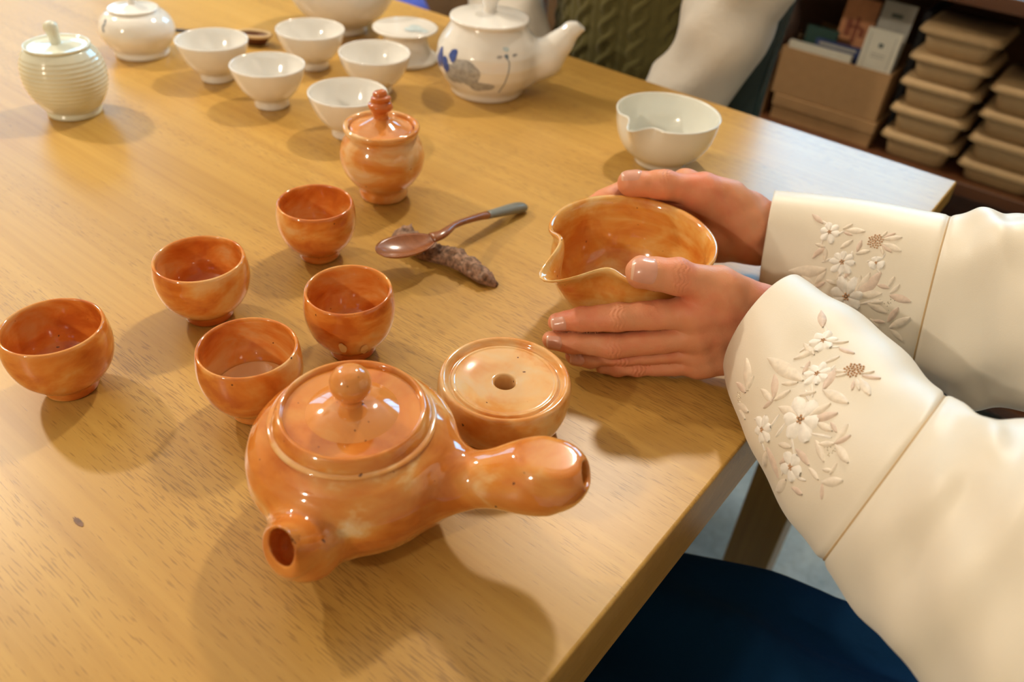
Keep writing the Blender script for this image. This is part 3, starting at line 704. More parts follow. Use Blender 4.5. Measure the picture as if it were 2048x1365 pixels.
for s in (0, 1):
    o_ = s*half; fl = s == 1
    for k in range(NV):
        f = (o_, o_+1+k, o_+1+(k+1) % NV); Fc.append(f[::-1] if fl else f)
    for i in range(NU-2):
        for k in range(NV):
            a = o_+1+i*NV+k; b = o_+1+i*NV+(k+1) % NV; f = (a, a+NV, b+NV, b); Fc.append(f[::-1] if fl else f)
for k in range(NV):
    a = 1+(NU-2)*NV+k; b = 1+(NU-2)*NV+(k+1) % NV; Fc.append((a, a+half, b+half, b))
mesh_obj('spoon_bowl', V, Fc, M['spoon_wood'], sp)
hp = spl([sb+ax*.0215-O, neck+ax*.004+uz*.0008-O, np.array([-.3680, .4250, .0218])-O, np.array([-.3695, .4550, .0160])-O, np.array([-.3690, .4660, .0135])-O], 24)
V, Fc = tube_geo(hp, np.interp(np.linspace(0, 1, 24), [0, .12, .35, .7, 1], [.0062, .0048, .0030, .0034, .0042]), 16, np.interp(np.linspace(0, 1, 24), [0, .3, 1], [.45, .8, .8])); mesh_obj('handle', V, Fc, M['spoon_wood'], sp)
hp = spl([np.array([-.3690, .4655, .0136])-O, np.array([-.3680, .4850, .0098])-O, np.array([-.3668, .5030, .0066])-O, tip-O, tip+(tip-np.array([-.3668, .5030, .0066]))*.12-O], 20)
V, Fc = tube_geo(hp, np.interp(np.linspace(0, 1, 20), [0, .4, .75, .93, 1], [.0043, .0056, .0064, .0058, .0030]), 16, [.7]*20); mesh_obj('handle_end', V, Fc, M['spoon_grey'], sp)
# driftwood
a0 = np.array([-.4120, .3960, .0]); a1 = np.array([-.3080, .4060, .0]); L = np.linalg.norm(a1-a0); dx = (a1-a0)/L; dy = np.array([-dx[1], dx[0], 0])
n, m = 70, 26; V = []; Fc = []
hgt = np.interp(np.linspace(0, 1, n), [0, .04, .12, .2, .3, .45, .6, .8, .93, 1], [.004, .012, .017, .016, .0135, .0135, .015, .0135, .010, .003])
wid = np.interp(np.linspace(0, 1, n), [0, .04, .15, .3, .5, .7, .9, 1], [.003, .008, .0105, .0095, .0085, .0088, .0072, .0025])
rg = np.random.default_rng(5); nz = rg.normal(size=(n, m)); 
for _ in range(1): nz = (nz + np.roll(nz, 1, 0) + np.roll(nz, 1, 1) + np.roll(nz, -1, 0) + np.roll(nz, -1, 1))/2.6
for i in range(n):
    c = a0 + dx*L*i/(n-1) + dy*.0022*math.sin(i*.16+1)
    for k in range(m):
        t = 2*PI*k/m; s = math.sin(t); up1 = max(s, 0)
        r = 1 + (.14 if s > .1 else .05)*nz[i, k]
        V.append(c + dy*wid[i]*math.cos(t)*r + uz*(hgt[i]*(.5 + .5*s*r if s > 0 else .5 + .5*s)))
for i in range(n-1):
    for k in range(m): j = (k+1) % m; Fc.append((i*m+k, (i+1)*m+k, (i+1)*m+j, i*m+j))
Fc.append(tuple(range(m))); Fc.append(tuple(range((n-1)*m, n*m))[::-1])
o = mesh_obj('driftwood_rest', np.array(V) - a0, Fc, M['driftwood'], None, (a0[0], a0[1], TZ))
tag(o, 'rough grey brown piece of driftwood lying under the spoon', 'driftwood')
# wooden scoop behind the white cups
sc = tag(empty('tea_scoop', (-.87, .595, TZ)), 'small brown wooden tea scoop with pale rim lying beside a white cup', 'scoop')
O2 = np.array([-.87, .595, 0]); c0 = np.array([-.8585, .6060, .0]); c1 = np.array([-.949, .556, .0]); d2 = (c1-c0)/np.linalg.norm(c1-c0); e2 = np.array([-d2[1], d2[0], 0])
def scoop(name, f0, f1, z0, z1, mat):
    V = []; Fc = []; nn = 28
    for j, (s, z) in enumerate(((f0, z0), (f1, z1))):
        for k in range(nn): t = 2*PI*k/nn; V.append(c0 + d2*.022*s*math.cos(t) + e2*.013*s*math.sin(t) + uz*z - O2)
    for k in range(nn): q = (k+1) % nn; Fc.append((k, q, nn+q, nn+k))
    return V, Fc, nn
V, Fc, nn = scoop('b', .55, 1.0, .001, .012, None); V2, F2, _ = scoop('b', .86, .40, .012, .004, None)
Fc.append(tuple(range(nn))[::-1]); k0 = len(V); V += V2; Fc += [tuple(i+k0 for i in f) for f in F2]; Fc.append(tuple(range(k0+nn, k0+2*nn)))
mesh_obj('scoop_bowl', V, Fc, simple('scoop_dark', (.14, .045, .015), .5, .3), sc)
th = np.linspace(0, 2*PI, 29); V, Fc = tube_geo([c0 + d2*.0205*math.cos(t) + e2*.0121*math.sin(t) + uz*.0125 - O2 for t in th], [.0022]*29, 8, cap=False); mesh_obj('rim', V, Fc, simple('scoop_rim', (.60, .44, .24), .6, .1), sc)
V, Fc = tube_geo([c0+d2*.018+uz*.008-O2, c0+d2*.05+uz*.007-O2, c1+uz*.005-O2], [.0034, .003, .0034], 12, [.6]*3); mesh_obj('handle', V, Fc, simple('scoop_handle', (.03, .014, .012), .4, .2), sc)

# ------------------------------------------------------------------ people
f32 = lambda a: np.asarray(a, np.float32)
LH = dict(
 thumb=[(-0.1219,0.4461,0.0520,0.0145),(-0.1437,0.4221,0.0690,0.0128),(-0.1659,0.4012,0.0782,0.0112),(-0.1838,0.3901,0.0782,0.0096)],
 fingers=[
  [(-0.1160,0.4418,0.0480,0.0135),(-0.1524,0.4091,0.0518,0.0118),(-0.1901,0.3806,0.0447,0.0096),(-0.2101,0.3693,0.0385,0.0085),(-0.2228,0.3626,0.0335,0.0071)],
  [(-0.1131,0.4405,0.0400,0.0135),(-0.1478,0.4104,0.0365,0.0112),(-0.1863,0.3752,0.0268,0.0088),(-0.2093,0.3642,0.0240,0.0080),(-0.2222,0.3575,0.0225,0.0069)],
  [(-0.1122,0.4406,0.0300,0.0130),(-0.1449,0.4149,0.0220,0.0108),(-0.1835,0.3828,0.0145,0.0084),(-0.1984,0.3714,0.0125,0.0075),(-0.2086,0.3657,0.0115,0.0065)],
  [(-0.1111,0.4393,0.0220,0.0120),(-0.1415,0.4155,0.0140,0.0105),(-0.1739,0.3901,0.0085,0.0079),(-0.1840,0.3811,0.0078,0.0071),(-0.1921,0.3752,0.0072,0.0062)]],
 arm=[(-.1120,.4450,.0390,.0225),(-.0850,.4240,.0410,.0190),(-.0400,.3900,.0450,.0220)],
 extra=[((-.1230,.4370,.0530),(-.1480,.4180,.0560),.0120,.0088),((-0.1561,0.4194,0.0545),(-0.1309,0.4337,0.0520),.0100,.0120)], dors=f32((.55,-.62,.55)))
RH_ = dict(
 thumb=[(-.1880,.5560,.0520,.0160),(-.2120,.5250,.0725,.0130),(-0.2350,0.5033,0.0782,.0108),(-0.2548,0.4904,0.0762,.0088)],
 fingers=[
  [(-.1830,.5640,.0520,.0120),(-.2330,.5400,.0640,.0110),(-.2601,.5058,.0655,.0092),(-0.2675,0.4805,0.0615,0.0083),(-0.2735,0.4680,0.0580,0.0070)],
  [(-.1780,.5650,.0450,.0120),(-.2260,.5430,.0460,.0112),(-.2540,.5090,.0460,.0092),(-0.2642,0.4841,0.0430,0.0083),(-0.2698,0.4722,0.0400,0.0070)],
  [(-.1730,.5650,.0370,.0130),(-.2180,.5420,.0290,.0108),(-.2450,.5100,.0270,.0088),(-0.2534,0.4879,0.0250,0.0078),(-0.2583,0.4773,0.0235,0.0067)],
  [(-.1700,.5620,.0280,.0125),(-.2080,.5400,.0155,.0102),(-.2290,.5150,.0105,.0080),(-.2390,.5040,.0090,.0072),(-.2460,.4960,.0080,.0063)]],
 arm=[(-.1690,.5620,.0400,.0210),(-.1400,.5680,.0385,.0190),(-.0700,.5640,.0400,.0200)],
 extra=[((-.1960,.5400,.0640),(-.1750,.5440,.0480),.0165,.0165),((-.1980,.5380,.0350),(-.1700,.5520,.0340),.0140,.0150),((-.2060,.5300,.0700),(-.2200,.5400,.0640),.0100,.0090)], dors=f32((-.1,.3,.95)))
def hand_sdf(Hd):
    J = lambda q: f32(q[:3])
    def fn(p):
        palm = None
        for fg in Hd['fingers']:
            d = cone(p, J(fg[0]), J(fg[1]), fg[0][3], fg[1][3]*.98); palm = d if palm is None else smin(palm, d, .009)
        arm = Hd['arm']
        for a, b in zip(arm, arm[1:]): palm = smin(palm, cone(p, J(a), J(b), a[3], b[3]), .012)
        for a, b, ra, rb in Hd['extra']: palm = smin(palm, cone(p, a, b, ra, rb), .010)
        t = Hd['thumb']
        palm = smin(palm, cone(p, J(t[0]), J(t[1]), t[0][3], t[1][3]), .011)
        out = None; m1 = np.full(p.shape[:-1], 9., np.float32); m2 = m1.copy()
        for fg in Hd['fingers'] + [None]:
            if fg is None:
                c = [J(q) for q in t]
                d = smin(cone(p, c[1], c[2], t[1][3]*.97, t[2][3]*.95), cone(p, c[2], c[3], t[2][3], t[3][3]), .004)
                pads = smin(d, cone(p, c[2]*.35+c[3]*.65, c[3], t[3][3]*1.06, t[3][3]*1.0), .003); d = pads
                base, kk = 2, .008
            else:
                c = [J(q) for q in fg]
                d = smin(cone(p, c[1], c[2], fg[1][3]*.94, fg[2][3]*.96), cone(p, c[2], c[3], fg[2][3], fg[3][3]), .003)
                d = smin(d, cone(p, c[3], c[4], fg[3][3], fg[4][3]), .003)
                base, kk = 2, .0050
            # skin creases across the back of the joint nearest the tip end
            jc = c[base]; ax = c[base+1] - c[base-1]; ax = ax/np.linalg.norm(ax)
            q = p - jc; s = q @ ax; lat = np.sqrt(np.maximum((q*q).sum(-1) - s*s, 0))
            near = (lat < .016) & (np.abs(s) < .009)
            if near.any():
                wob_ = .0009*np.sin((q @ np.cross(ax, Hd['dors']).astype(np.float32))*700)
                cre = 0
                for off, am in ((-.0042, .00022), (-.0016, .00042), (.0012, .00045), (.0040, .00026)):
                    cre = cre + am*np.exp(-((s - off - wob_)/.00075)**2)
                side = np.clip((q @ (Hd['dors']/np.linalg.norm(Hd['dors'])))/np.maximum(lat, 1e-4)*1.6, 0, 1)
                d = d + np.where(near, cre*side, 0)
            m2 = np.minimum(m2, np.maximum(m1, d)); m1 = np.minimum(m1, d)
            e = smin(palm, d, kk)
            out = e if out is None else np.minimum(out, e)
        out = out + .0026*np.exp(-((m2 - m1)/.0020)**2)*np.clip((palm - .0005)/.005, 0, 1)*np.clip((m1 + .0030)/.0025, 0, 1)*np.exp(-np.maximum(m1, 0)/.004)
        dv = Hd['dors']/np.linalg.norm(Hd['dors'])
        for fg in Hd['fingers']:
            out = smin(out, cone(p, J(fg[1])+dv*fg[1][3]*.42, J(fg[1])+dv*fg[1][3]*.40, fg[1][3]*.72, fg[1][3]*.72), .007)
            out = smin(out, cone(p, J(fg[0])*.45+J(fg[1])*.55+dv*fg[1][3]*.75, J(fg[1])+dv*fg[1][3]*.70, .0022, .0028), .006)
        # tendons and soft unevenness
        out = out + .00035*np.sin(p[..., 0]*310 + p[..., 1]*170)*np.sin(p[..., 2]*260 + p[..., 1]*210)
        return out
    return fn
lf, rf = hand_sdf(LH), hand_sdf(RH_)
person = tag(empty('person', (.30, .48, 0)), 'person in cream embroidered jacket and navy skirt holding the orange bowl', 'person')
PO = np.array([.30, .48, -TZ])
def pl(V): return np.asarray(V, float) - PO      # table space -> person space
def join(parts):
    V = []; Q = []; N = []; k = 0
    for v, q, n in parts:
        V.append(v); Q.append(np.asarray(q) + k); N.append(n); k += len(v)
    return np.concatenate(V), np.concatenate(Q), np.concatenate(N)
def figure(sh_l, el_l, wr_l, sh_r, el_r, wr_r, chest, hip, neck, headc, face, legs):
    """coarse continuous torso, arms, neck and head"""
    face = f32(face)/np.linalg.norm(face); sidev = np.cross(face, f32((0, 0, 1)))
    def fn(p):
        d = smin(ell(p, chest, (.095, .125, .16)) if abs(face[0]) > .5 else ell(p, chest, (.125, .095, .16)), ell(p, hip, (.115, .145, .13)) if abs(face[0]) > .5 else ell(p, hip, (.145, .115, .13)), .09)
        for s, e, w_ in ((sh_l, el_l, wr_l), (sh_r, el_r, wr_r)):
            a = smin(cone(p, s, e, .048, .036), cone(p, e, w_, .036, .026), .02)
            d = smin(d, a, .05)
        d = smin(d, cone(p, f32(chest)+f32((0, 0, .13)), neck, .055, .047), .05)
        hd = smin(ell(p, headc, (.078, .078, .105)), ell(p, f32(headc)+face*.022-f32((0, 0, .055)), (.055, .055, .062)), .03)
        hd = smin(hd, cone(p, f32(headc)+face*.078+f32((0, 0, .005)), f32(headc)+face*.095-f32((0, 0, .022)), .007, .012), .012)
        for s in (-1, 1):
            hd = smin(hd, ell(p, f32(headc)+sidev*s*.078-face*.005-f32((0, 0, .01)), (.014, .014, .03)), .008)
            hd = smax(hd, -ell(p, f32(headc)+sidev*s*.031+face*.082+f32((0, 0, .008)), (.014, .014, .009)), .008)
        hd = smax(hd, -ell(p, f32(headc)+face*.086-f32((0, 0, .052)), (.02, .02, .003)), .004)
        d = smin(d, smin(hd, cone(p, neck, f32(headc)-f32((0, 0, .06)), .047, .045), .02), .03)
        for a, b in legs: d = smin(d, cone(p, a, b, .062, .05), .04)
        return d
    return fn
Vl = sdf_mesh(lf, (-.245, .335, -.003), (-.030, .475, .095), .0012)
Vr = sdf_mesh(rf, (-.300, .455, -.003), (-.060, .605, .100), .0012)
fig1 = figure((.27, .345, .30), (.165, .30, .085), (-.045, .39, .045), (.27, .61, .30), (.15, .60, .085), (-.075, .56, .042), (.31, .48, .18), (.33, .46, -.20), (.30, .48, .40), (.27, .48, .53), (-1, 0, 0),
              [((.30, .42, -.30), (-.10, .36, -.305)), ((.30, .46, -.30), (-.08, .40, -.31))])
Vb = sdf_mesh(fig1, (-.18, .22, -.36), (.50, .74, .66), .0085)
V, Q, N = join([Vl, Vr, Vb])
body = sdf_obj('body', pl(V), Q, N, M['skin'], person)
def nail(fn, c0, c1, nrm, wid, ln, fwd, tipfrac=.16):
    """curved nail plate lying on the finger surface; c0 last joint, c1 finger tip centre"""
    c0 = f32(c0); c1 = f32(c1); d = (c1 - c0)/np.linalg.norm(c1 - c0); nrm = f32(nrm); nrm = nrm - d*(nrm @ d); nrm /= np.linalg.norm(nrm); s = np.cross(d, nrm)
    ctr = c1 + d*fwd; A, B = 13, 13; P_ = []
    for j in range(B):
        for i in range(A):
            a = -1 + 2*i/(A-1); b = -1 + 2*j/(B-1)
            wv = wid*(1 - .10*b*b - (.10*(b < 0)*b*b)); e = 1 - .14*max(0, b)*a*a*1.5 - .22*(b < 0)*a*a*abs(b)
            P_.append(ctr + s*a*wv + d*b*ln*e + nrm*(.0085 - .004*a*a))
    P_ = f32(P_); I3 = np.eye(3, dtype=np.float32)*.0004
    for _ in range(10):
        g = np.stack([fn(P_ + I3[i]) - fn(P_ - I3[i]) for i in range(3)], -1)/.0008
        P_ = P_ - (fn(P_)*.8)[:, None]*g/np.maximum(np.linalg.norm(g, axis=1), .3)[:, None]
    ab = np.array([(-1 + 2*i/(A-1), -1 + 2*j/(B-1)) for j in range(B) for i in range(A)])
    edge = np.maximum(np.abs(ab[:, 0])**4, np.where(ab[:, 1] < 0, np.abs(ab[:, 1])**6, 0))
    V = P_ + nrm*(.00075 - .0010*edge)[:, None]
    F1 = []; F2 = []
    for j in range(B-1):
        for i in range(A-1):
            f = (j*A+i, j*A+i+1, (j+1)*A+i+1, (j+1)*A+i); (F2 if j >= B-1-max(1, round(tipfrac*B)) else F1).append(f)
    o = mesh_obj('nail', pl(V), F1 + F2, M['nail'], body); o.data.materials.append(M['nail_tip'])
    for k in range(len(F1), len(F1)+len(F2)): o.data.polygons[k].material_index = 1
    # keep the plate facing outwards
    me = o.data; me.update()
    if np.dot(np.array(me.polygons[len(F1)//2].normal), nrm) < 0: me.flip_normals()
    return o
camd = f32((.33, -.71, .62))
t = LH['thumb']; nail(lf, t[2][:3], t[3][:3], (.30, -.62, .66), .0074, .0088, .0000)
fg = LH['fingers']
nail(lf, fg[0][3][:3], fg[0][4][:3], (.25, -.85, .35), .0054, .0060, -.0012)
nail(lf, fg[1][3][:3], fg[1][4][:3], (.30, -.85, .30), .0053, .0060, -.0012)
nail(lf, fg[2][3][:3], fg[2][4][:3], (.40, -.85, .25), .0050, .0056, -.0012)
t = RH_['thumb']; nail(rf, t[2][:3], t[3][:3], (-.05, -.05, 1), .0066, .0085, .0000)
# hair, covering the head of the seated person
def hair_sdf(c, face):
    c = f32(c); face = f32(face)
    def fn(p):
        d = ell(p, c - face*.008 + f32((0, 0, .012)), (.088, .088, .108))
        d = smin(d, ell(p, c - face*.085 - f32((0, 0, .03)), (.045, .045, .045)), .03)
        return smax(d, (p - (c + face*.045 + f32((0, 0, .035)))) @ (face*.8 - f32((0, 0, .6))), .02)
    return fn
V, Q, N = sdf_mesh(hair_sdf((.27, .48, .53), (-1, 0, 0)), (.10, .34, .38), (.44, .62, .68), .007); sdf_obj('hair', pl(V), Q, N, M['hair'], person)

NEAR_RINGS = np.array([[(-0.1153,0.4417,0.0421),(0.0063,0.0231,0.0308),(-0.0046,-0.0295,0.0241)],[(-0.0910,0.4163,0.0449),(0.0086,0.0274,0.0347),(-0.0028,-0.0297,0.0240)],[(-0.0626,0.3944,0.0451),(0.0101,0.0318,0.0390),(-0.0004,-0.0315,0.0253)],[(-0.0336,0.3724,0.0459),(0.0087,0.0342,0.0409),(0.0015,-0.0347,0.0286)],[(-0.0093,0.3521,0.0510),(0.0064,0.0338,0.0396),(0.0017,-0.0372,0.0334)],[(0.0148,0.3332,0.0563),(-0.0006,0.0373,0.0423),(-0.0012,-0.0410,0.0366)],[(0.0393,0.3159,0.0646),(-0.0071,0.0415,0.0450),(-0.0053,-0.0429,0.0387)],[(0.0729,0.3063,0.0743),(-0.0148,0.0506,0.0523),(-0.0105,-0.0439,0.0395)],[(0.1650,0.3000,0.1000),(-0.0300,0.0000,0.0700),(-0.0200,-0.0600,-0.0100)],[(0.2250,0.3200,0.1900),(-0.0600,-0.0100,0.0300),(-0.0100,-0.0550,-0.0050)],[(0.2600,0.3600,0.2900),(-0.0600,0.0200,0.0300),(0.0000,-0.0500,0.0300)]])
FAR_RINGS = np.array([[(-0.1655,0.5647,0.0358),(-0.0092,0.0147,0.0313),(0.0070,-0.0313,0.0165)],[(-0.1269,0.5669,0.0357),(-0.0124,0.0183,0.0381),(0.0053,-0.0324,0.0171)],[(-0.0842,0.5642,0.0386),(-0.0150,0.0223,0.0444),(0.0036,-0.0343,0.0182)],[(-0.0420,0.5599,0.0439),(-0.0123,0.0257,0.0486),(0.0016,-0.0353,0.0188)],[(-0.0125,0.5550,0.0506),(-0.0191,0.0287,0.0540),(0.0009,-0.0387,0.0209)],[(0.0108,0.5527,0.0587),(-0.0210,0.0279,0.0521),(-0.0008,-0.0416,0.0219)],[(0.0651,0.5490,0.0755),(-0.0248,0.0257,0.0456),(-0.0053,-0.0445,0.0222)],[(0.1200,0.6000,0.0850),(-0.0200,0.0000,0.0600),(0.0000,-0.0550,0.0000)],[(0.2000,0.6300,0.1700),(-0.0550,0.0000,0.0400),(0.0000,-0.0550,0.0000)],[(0.2600,0.6000,0.2900),(-0.0600,0.0000,0.0300),(0.0000,-0.0500,-0.0200)]])
NEAR_FLOWERS = [(1.653, 1.009, 0.0073, 6), (1.984, 1.355, 0.0076, 7), (2.265, 1.776, 0.0122, 6), (1.834, 2.227, 0.0079, 6), (2.585, 2.217, 0.0085, 5)]
NEAR_LEAVES = [(1.473, 0.872, 1.222, 0.704), (1.673, 1.156, 1.493, 1.429), (1.713, 1.219, 1.433, 1.208), (1.733, 1.313, 1.794, 1.471), (1.954, 1.198, 2.054, 1.03), (1.794, 0.946, 1.974, 0.778), (1.944, 0.946, 2.204, 0.872), (1.874, 1.513, 1.112, 1.66), (1.824, 1.566, 1.623, 1.713), (1.673, 1.881, 1.413, 1.713), (1.683, 1.923, 1.373, 1.954), (1.693, 1.891, 1.814, 1.681), (1.673, 1.881, 1.623, 2.059), (2.214, 1.765, 1.834, 1.891), (2.335, 1.692, 2.465, 1.46), (2.405, 1.692, 2.645, 1.471), (2.475, 1.681, 2.756, 1.618), (2.164, 1.492, 1.994, 1.639), (2.234, 1.429, 2.154, 1.177), (2.234, 1.429, 2.675, 1.334), (2.916, 1.681, 2.886, 1.471), (2.916, 1.681, 3.046, 1.524), (2.936, 1.681, 3.307, 1.713), (2.916, 1.681, 2.715, 1.797), (2.826, 1.597, 2.655, 1.576), (2.956, 1.87, 2.645, 1.797), (3.146, 2.028, 3.427, 1.87), (3.166, 2.038, 3.327, 2.175), (3.066, 2.038, 2.826, 2.038), (3.176, 1.912, 3.156, 1.786), (2.996, 2.322, 2.786, 2.406), (1.162, 2.133, 0.741, 1.912), (1.132, 2.164, 1.102, 1.944), (1.142, 2.185, 0.832, 2.259), (1.403, 2.312, 1.092, 2.469), (1.413, 2.459, 1.192, 2.511), (2.074, 2.333, 2.515, 2.543), (2.174, 2.711, 2.104, 2.375), (2.635, 2.417, 2.595, 2.805), (2.455, 2.133, 2.405, 2.333), (2.204, 2.154, 2.405, 2.049), (2.525, 1.019, 2.655, 0.883), (2.555, 1.03, 2.816, 0.893), (2.555, 1.072, 2.866, 1.124), (2.525, 1.103, 2.675, 1.166), (2.505, 1.135, 2.585, 1.219), (2.325, 1.114, 2.164, 1.208), (2.355, 1.124, 2.244, 1.24), (2.796, 2.017, 2.485, 2.017), (3.016, 1.933, 3.166, 1.87)]
NEAR_BEADS = [(2.395, 1.04), (2.996, 2.553)]
NEAR_SEQUINS = [(2.966, 1.744), (1.032, 2.343)]
FAR_FLOWERS = [(1.234, 1.219, 0.0073, 6), (1.531, 1.545, 0.0092, 8), (1.683, 1.881, 0.0127, 7), (2.092, 1.45, 0.005, 3)]
FAR_LEAVES = [(1.082, 1.093, 0.866, 0.956), (1.451, 1.114, 1.603, 0.988), (1.507, 1.124, 1.828, 1.072), (1.475, 1.166, 1.627, 1.177), (1.459, 1.408, 1.651, 1.25), (1.186, 1.45, 1.002, 1.45), (1.194, 1.46, 0.994, 1.597), (1.202, 1.46, 1.226, 1.587), (1.731, 1.418, 1.956, 1.334), (1.747, 1.397, 1.796, 1.219), (1.267, 1.65, 0.617, 1.923), (1.483, 1.723, 1.531, 1.618), (1.603, 1.671, 1.683, 1.576), (1.106, 1.912, 1.267, 1.681), (1.09, 1.954, 0.85, 1.891), (1.114, 1.986, 1.283, 1.818), (1.475, 1.786, 1.291, 1.786), (1.804, 1.797, 2.012, 1.555), (1.828, 1.797, 2.188, 1.524), (1.844, 1.797, 2.253, 1.681), (1.828, 1.786, 1.868, 1.587), (2.357, 1.608, 2.156, 1.618), (2.381, 1.65, 2.501, 1.566), (2.341, 1.597, 2.405, 1.524), (2.381, 1.671, 2.733, 1.66), (2.052, 1.849, 2.389, 1.87), (2.084, 1.839, 2.293, 1.755), (2.429, 1.986, 2.557, 1.755), (2.477, 2.059, 2.782, 1.818), (2.485, 2.07, 2.741, 2.175), (2.389, 2.007, 2.188, 2.059), (2.293, 2.112, 2.124, 2.049), (2.108, 1.103, 2.172, 0.998), (2.132, 1.114, 2.293, 0.998), (2.132, 1.135, 2.397, 1.04), (2.132, 1.198, 2.421, 1.24), (2.132, 1.219, 2.293, 1.282), (2.116, 1.24, 2.18, 1.345)]
FAR_BEADS = [(2.02, 1.187)]
FAR_SEQUINS = [(2.405, 1.734)]

def cr(P0,P1,P2,P3,t):
    return .5*((2*P1)+(-P0+P2)*t+(2*P0-5*P1+4*P2-P3)*t*t+(-P0+3*P1-3*P2+P3)*t**3)
def ring_at(rings,u):
    # rings: (n,3,3) centre, e1, e2 ; u in 0..n-1
    n=len(rings); u=np.clip(np.asarray(u,float),0,n-1-1e-6); i=u.astype(int); t=(u-i)[...,None,None]
    g=lambda k: rings[np.clip(k,0,n-1)]
    return cr(g(i-1),g(i),g(i+1),g(i+2),t)
def sleeve_pt(rings,u,th,box=1.0,fold=None):
    Rg=ring_at(rings,u); c=np.cos(th); s=np.sin(th)
    p=1.0/box
    cc=np.sign(c)*np.abs(c)**p; ss=np.sign(s)*np.abs(s)**p
    k=1.0 if fold is None else 1.0+fold(np.asarray(u,float),np.asarray(th,float))
    k=np.asarray(k)*np.ones_like(c)
    return Rg[...,0,:]+(cc*k)[...,None]*Rg[...,1,:]+(ss*k)[...,None]*Rg[...,2,:]
def fold_near(u,th):
    a=np.clip((u-3.8)/1.0,0,1)
    return (.035*np.sin(3*th+1.1*u)*np.clip(u-.3,0,1)+a*(.03*np.sin(2.2*u*2+4*th)+.02*np.sin(7*th-3*u))
            -.035*np.exp(-((u-4.0)/.07)**2)+.012*np.sin(5*u+2*th))
def fold_far(u,th):
    a=np.clip((u-2.8)/.8,0,1)
    return (.012*np.sin(3*th+1.3*u)+a*(.03*np.sin(6*th+2.0*u)+.03*np.sin(4.0*u-3*th))
            -.03*np.exp(-((u-3.0)/.05)**2))

def make_sleeve(name, rings, fold, box_, seam_u, parent, off, nu=150, nv=120):
    n = len(rings); us = np.r_[np.linspace(0, min(7, n-1), nu), np.linspace(min(7, n-1), n-1, 24)[1:]]; th = np.linspace(0, 2*PI, nv, endpoint=False)
    U, T = np.meshgrid(us, th, indexing='ij'); S = sleeve_pt(rings, U, T, box_, fold); V = S.reshape(-1, 3).copy(); Fc = []
    rest = .0012 - 2.5*np.clip(V[:, 0] + .0865, 0, None)      # cloth lies on the table top and hangs over its edge
    V[:, 2] = np.maximum(V[:, 2], rest)
    for i in range(len(us)-1):
        for k in range(nv): j = (k+1) % nv; Fc.append((i*nv+k, (i+1)*nv+k, (i+1)*nv+j, i*nv+j))
    o = mesh_obj(name, off(V), Fc, M['silk'], parent)
    me = o.data; c = rings[0][0]; p0 = me.polygons[5]; 
    sm = o.modifiers.new('solid', 'SOLIDIFY'); sm.thickness = .0011; sm.offset = 0
    tt = np.linspace(0, 2*PI, 121); path = sleeve_pt(rings, np.full(121, seam_u), tt, box_, fold); ctr = ring_at(rings, np.array([seam_u]))[0, 0]
    path = path + (path - ctr)*.006; path[:, 2] = np.maximum(path[:, 2], .002 - 2.5*np.clip(path[:, 0] + .0865, 0, None))
    Vt, Ft = tube_geo(path, [.0009]*121, 8, cap=False); mesh_obj('seam_piping', off(Vt), Ft, M['piping'], o)
    return o
sl_near = make_sleeve('jacket_sleeve', NEAR_RINGS, fold_near, 1.0, 4.0, person, pl); sl_near['label'] = 'cream silk left sleeve with raised floral embroidery'
sl_far = make_sleeve('jacket_sleeve', FAR_RINGS, fold_far, 1.25, 3.0, person, pl); sl_far['label'] = 'cream silk right sleeve with floral embroidery'
class Surf:
    def __init__(s, rings, fold, bx): s.r, s.f, s.b = rings, fold, bx
    def p(s, u, t): return sleeve_pt(s.r, np.array([u]), np.array([t]), s.b, s.f)[0]
    def frame(s, u, t):
        p = s.p(u, t); du = s.p(u+.01, t) - p; dt = s.p(u, t+.01) - p
        n = np.cross(du, dt); n /= np.linalg.norm(n); c = ring_at(s.r, np.array([u]))[0, 0]
        if n @ (p - c) < 0: n = -n
        return p, du/.01, dt/.01, n
    def walk(s, u, t, v):
        """move v (3d, roughly tangent) from (u,t) on the surface -> new (u,t)"""
        p, du, dt, n = s.frame(u, t); A = np.array([[du@du, du@dt], [du@dt, dt@dt]]); b = np.array([du@v, dt@v]); q = np.linalg.solve(A, b)
        return u+q[0], t+q[1]
def petal(S, a, b, wid, raise_=.0011, n=8, prof=None):
    """leaf shape from (u,t) a to b lying on the surface with a raised middle"""
    V = []; Fc = []
    for i in range(n+1):
        x = i/n; u = a[0]+(b[0]-a[0])*x; t = a[1]+(b[1]-a[1])*x
        p, du, dt, nn = S.frame(u, t); d = du*(b[0]-a[0]) + dt*(b[1]-a[1]); s = np.cross(nn, d); s /= np.linalg.norm(s)+1e-12
        w_ = wid*(prof(x) if prof else math.sin(PI*min(x*.94+.03, 1))**.8)
        for y, h in ((-1, .0002), (-.5, raise_*.85), (0, raise_*.8), (.5, raise_*.85), (1, .0002)):
            V.append(p + s*w_*y + nn*h)
    for i in range(n):
        for k in range(4): Fc.append((i*5+k, i*5+k+1, (i+1)*5+k+1, (i+1)*5+k))
    return V, Fc
def ball(c, r, n=6):
    V = []; Fc = []
    for i in range(1, n):
        a = PI*i/n
        for k in range(8): b = 2*PI*k/8; V.append(c + r*np.array([math.sin(a)*math.cos(b), math.sin(a)*math.sin(b), math.cos(a)]))
    V.append(c + np.array([0, 0, r])); V.append(c - np.array([0, 0, r])); m = 8
    for i in range(n-2):
        for k in range(8): j = (k+1) % 8; Fc.append((i*m+k, (i+1)*m+k, (i+1)*m+j, i*m+j))
    for k in range(8): j = (k+1) % 8; Fc.append((len(V)-2, k, j)); Fc.append((len(V)-1, (n-2)*m+j, (n-2)*m+k))
    return V, Fc
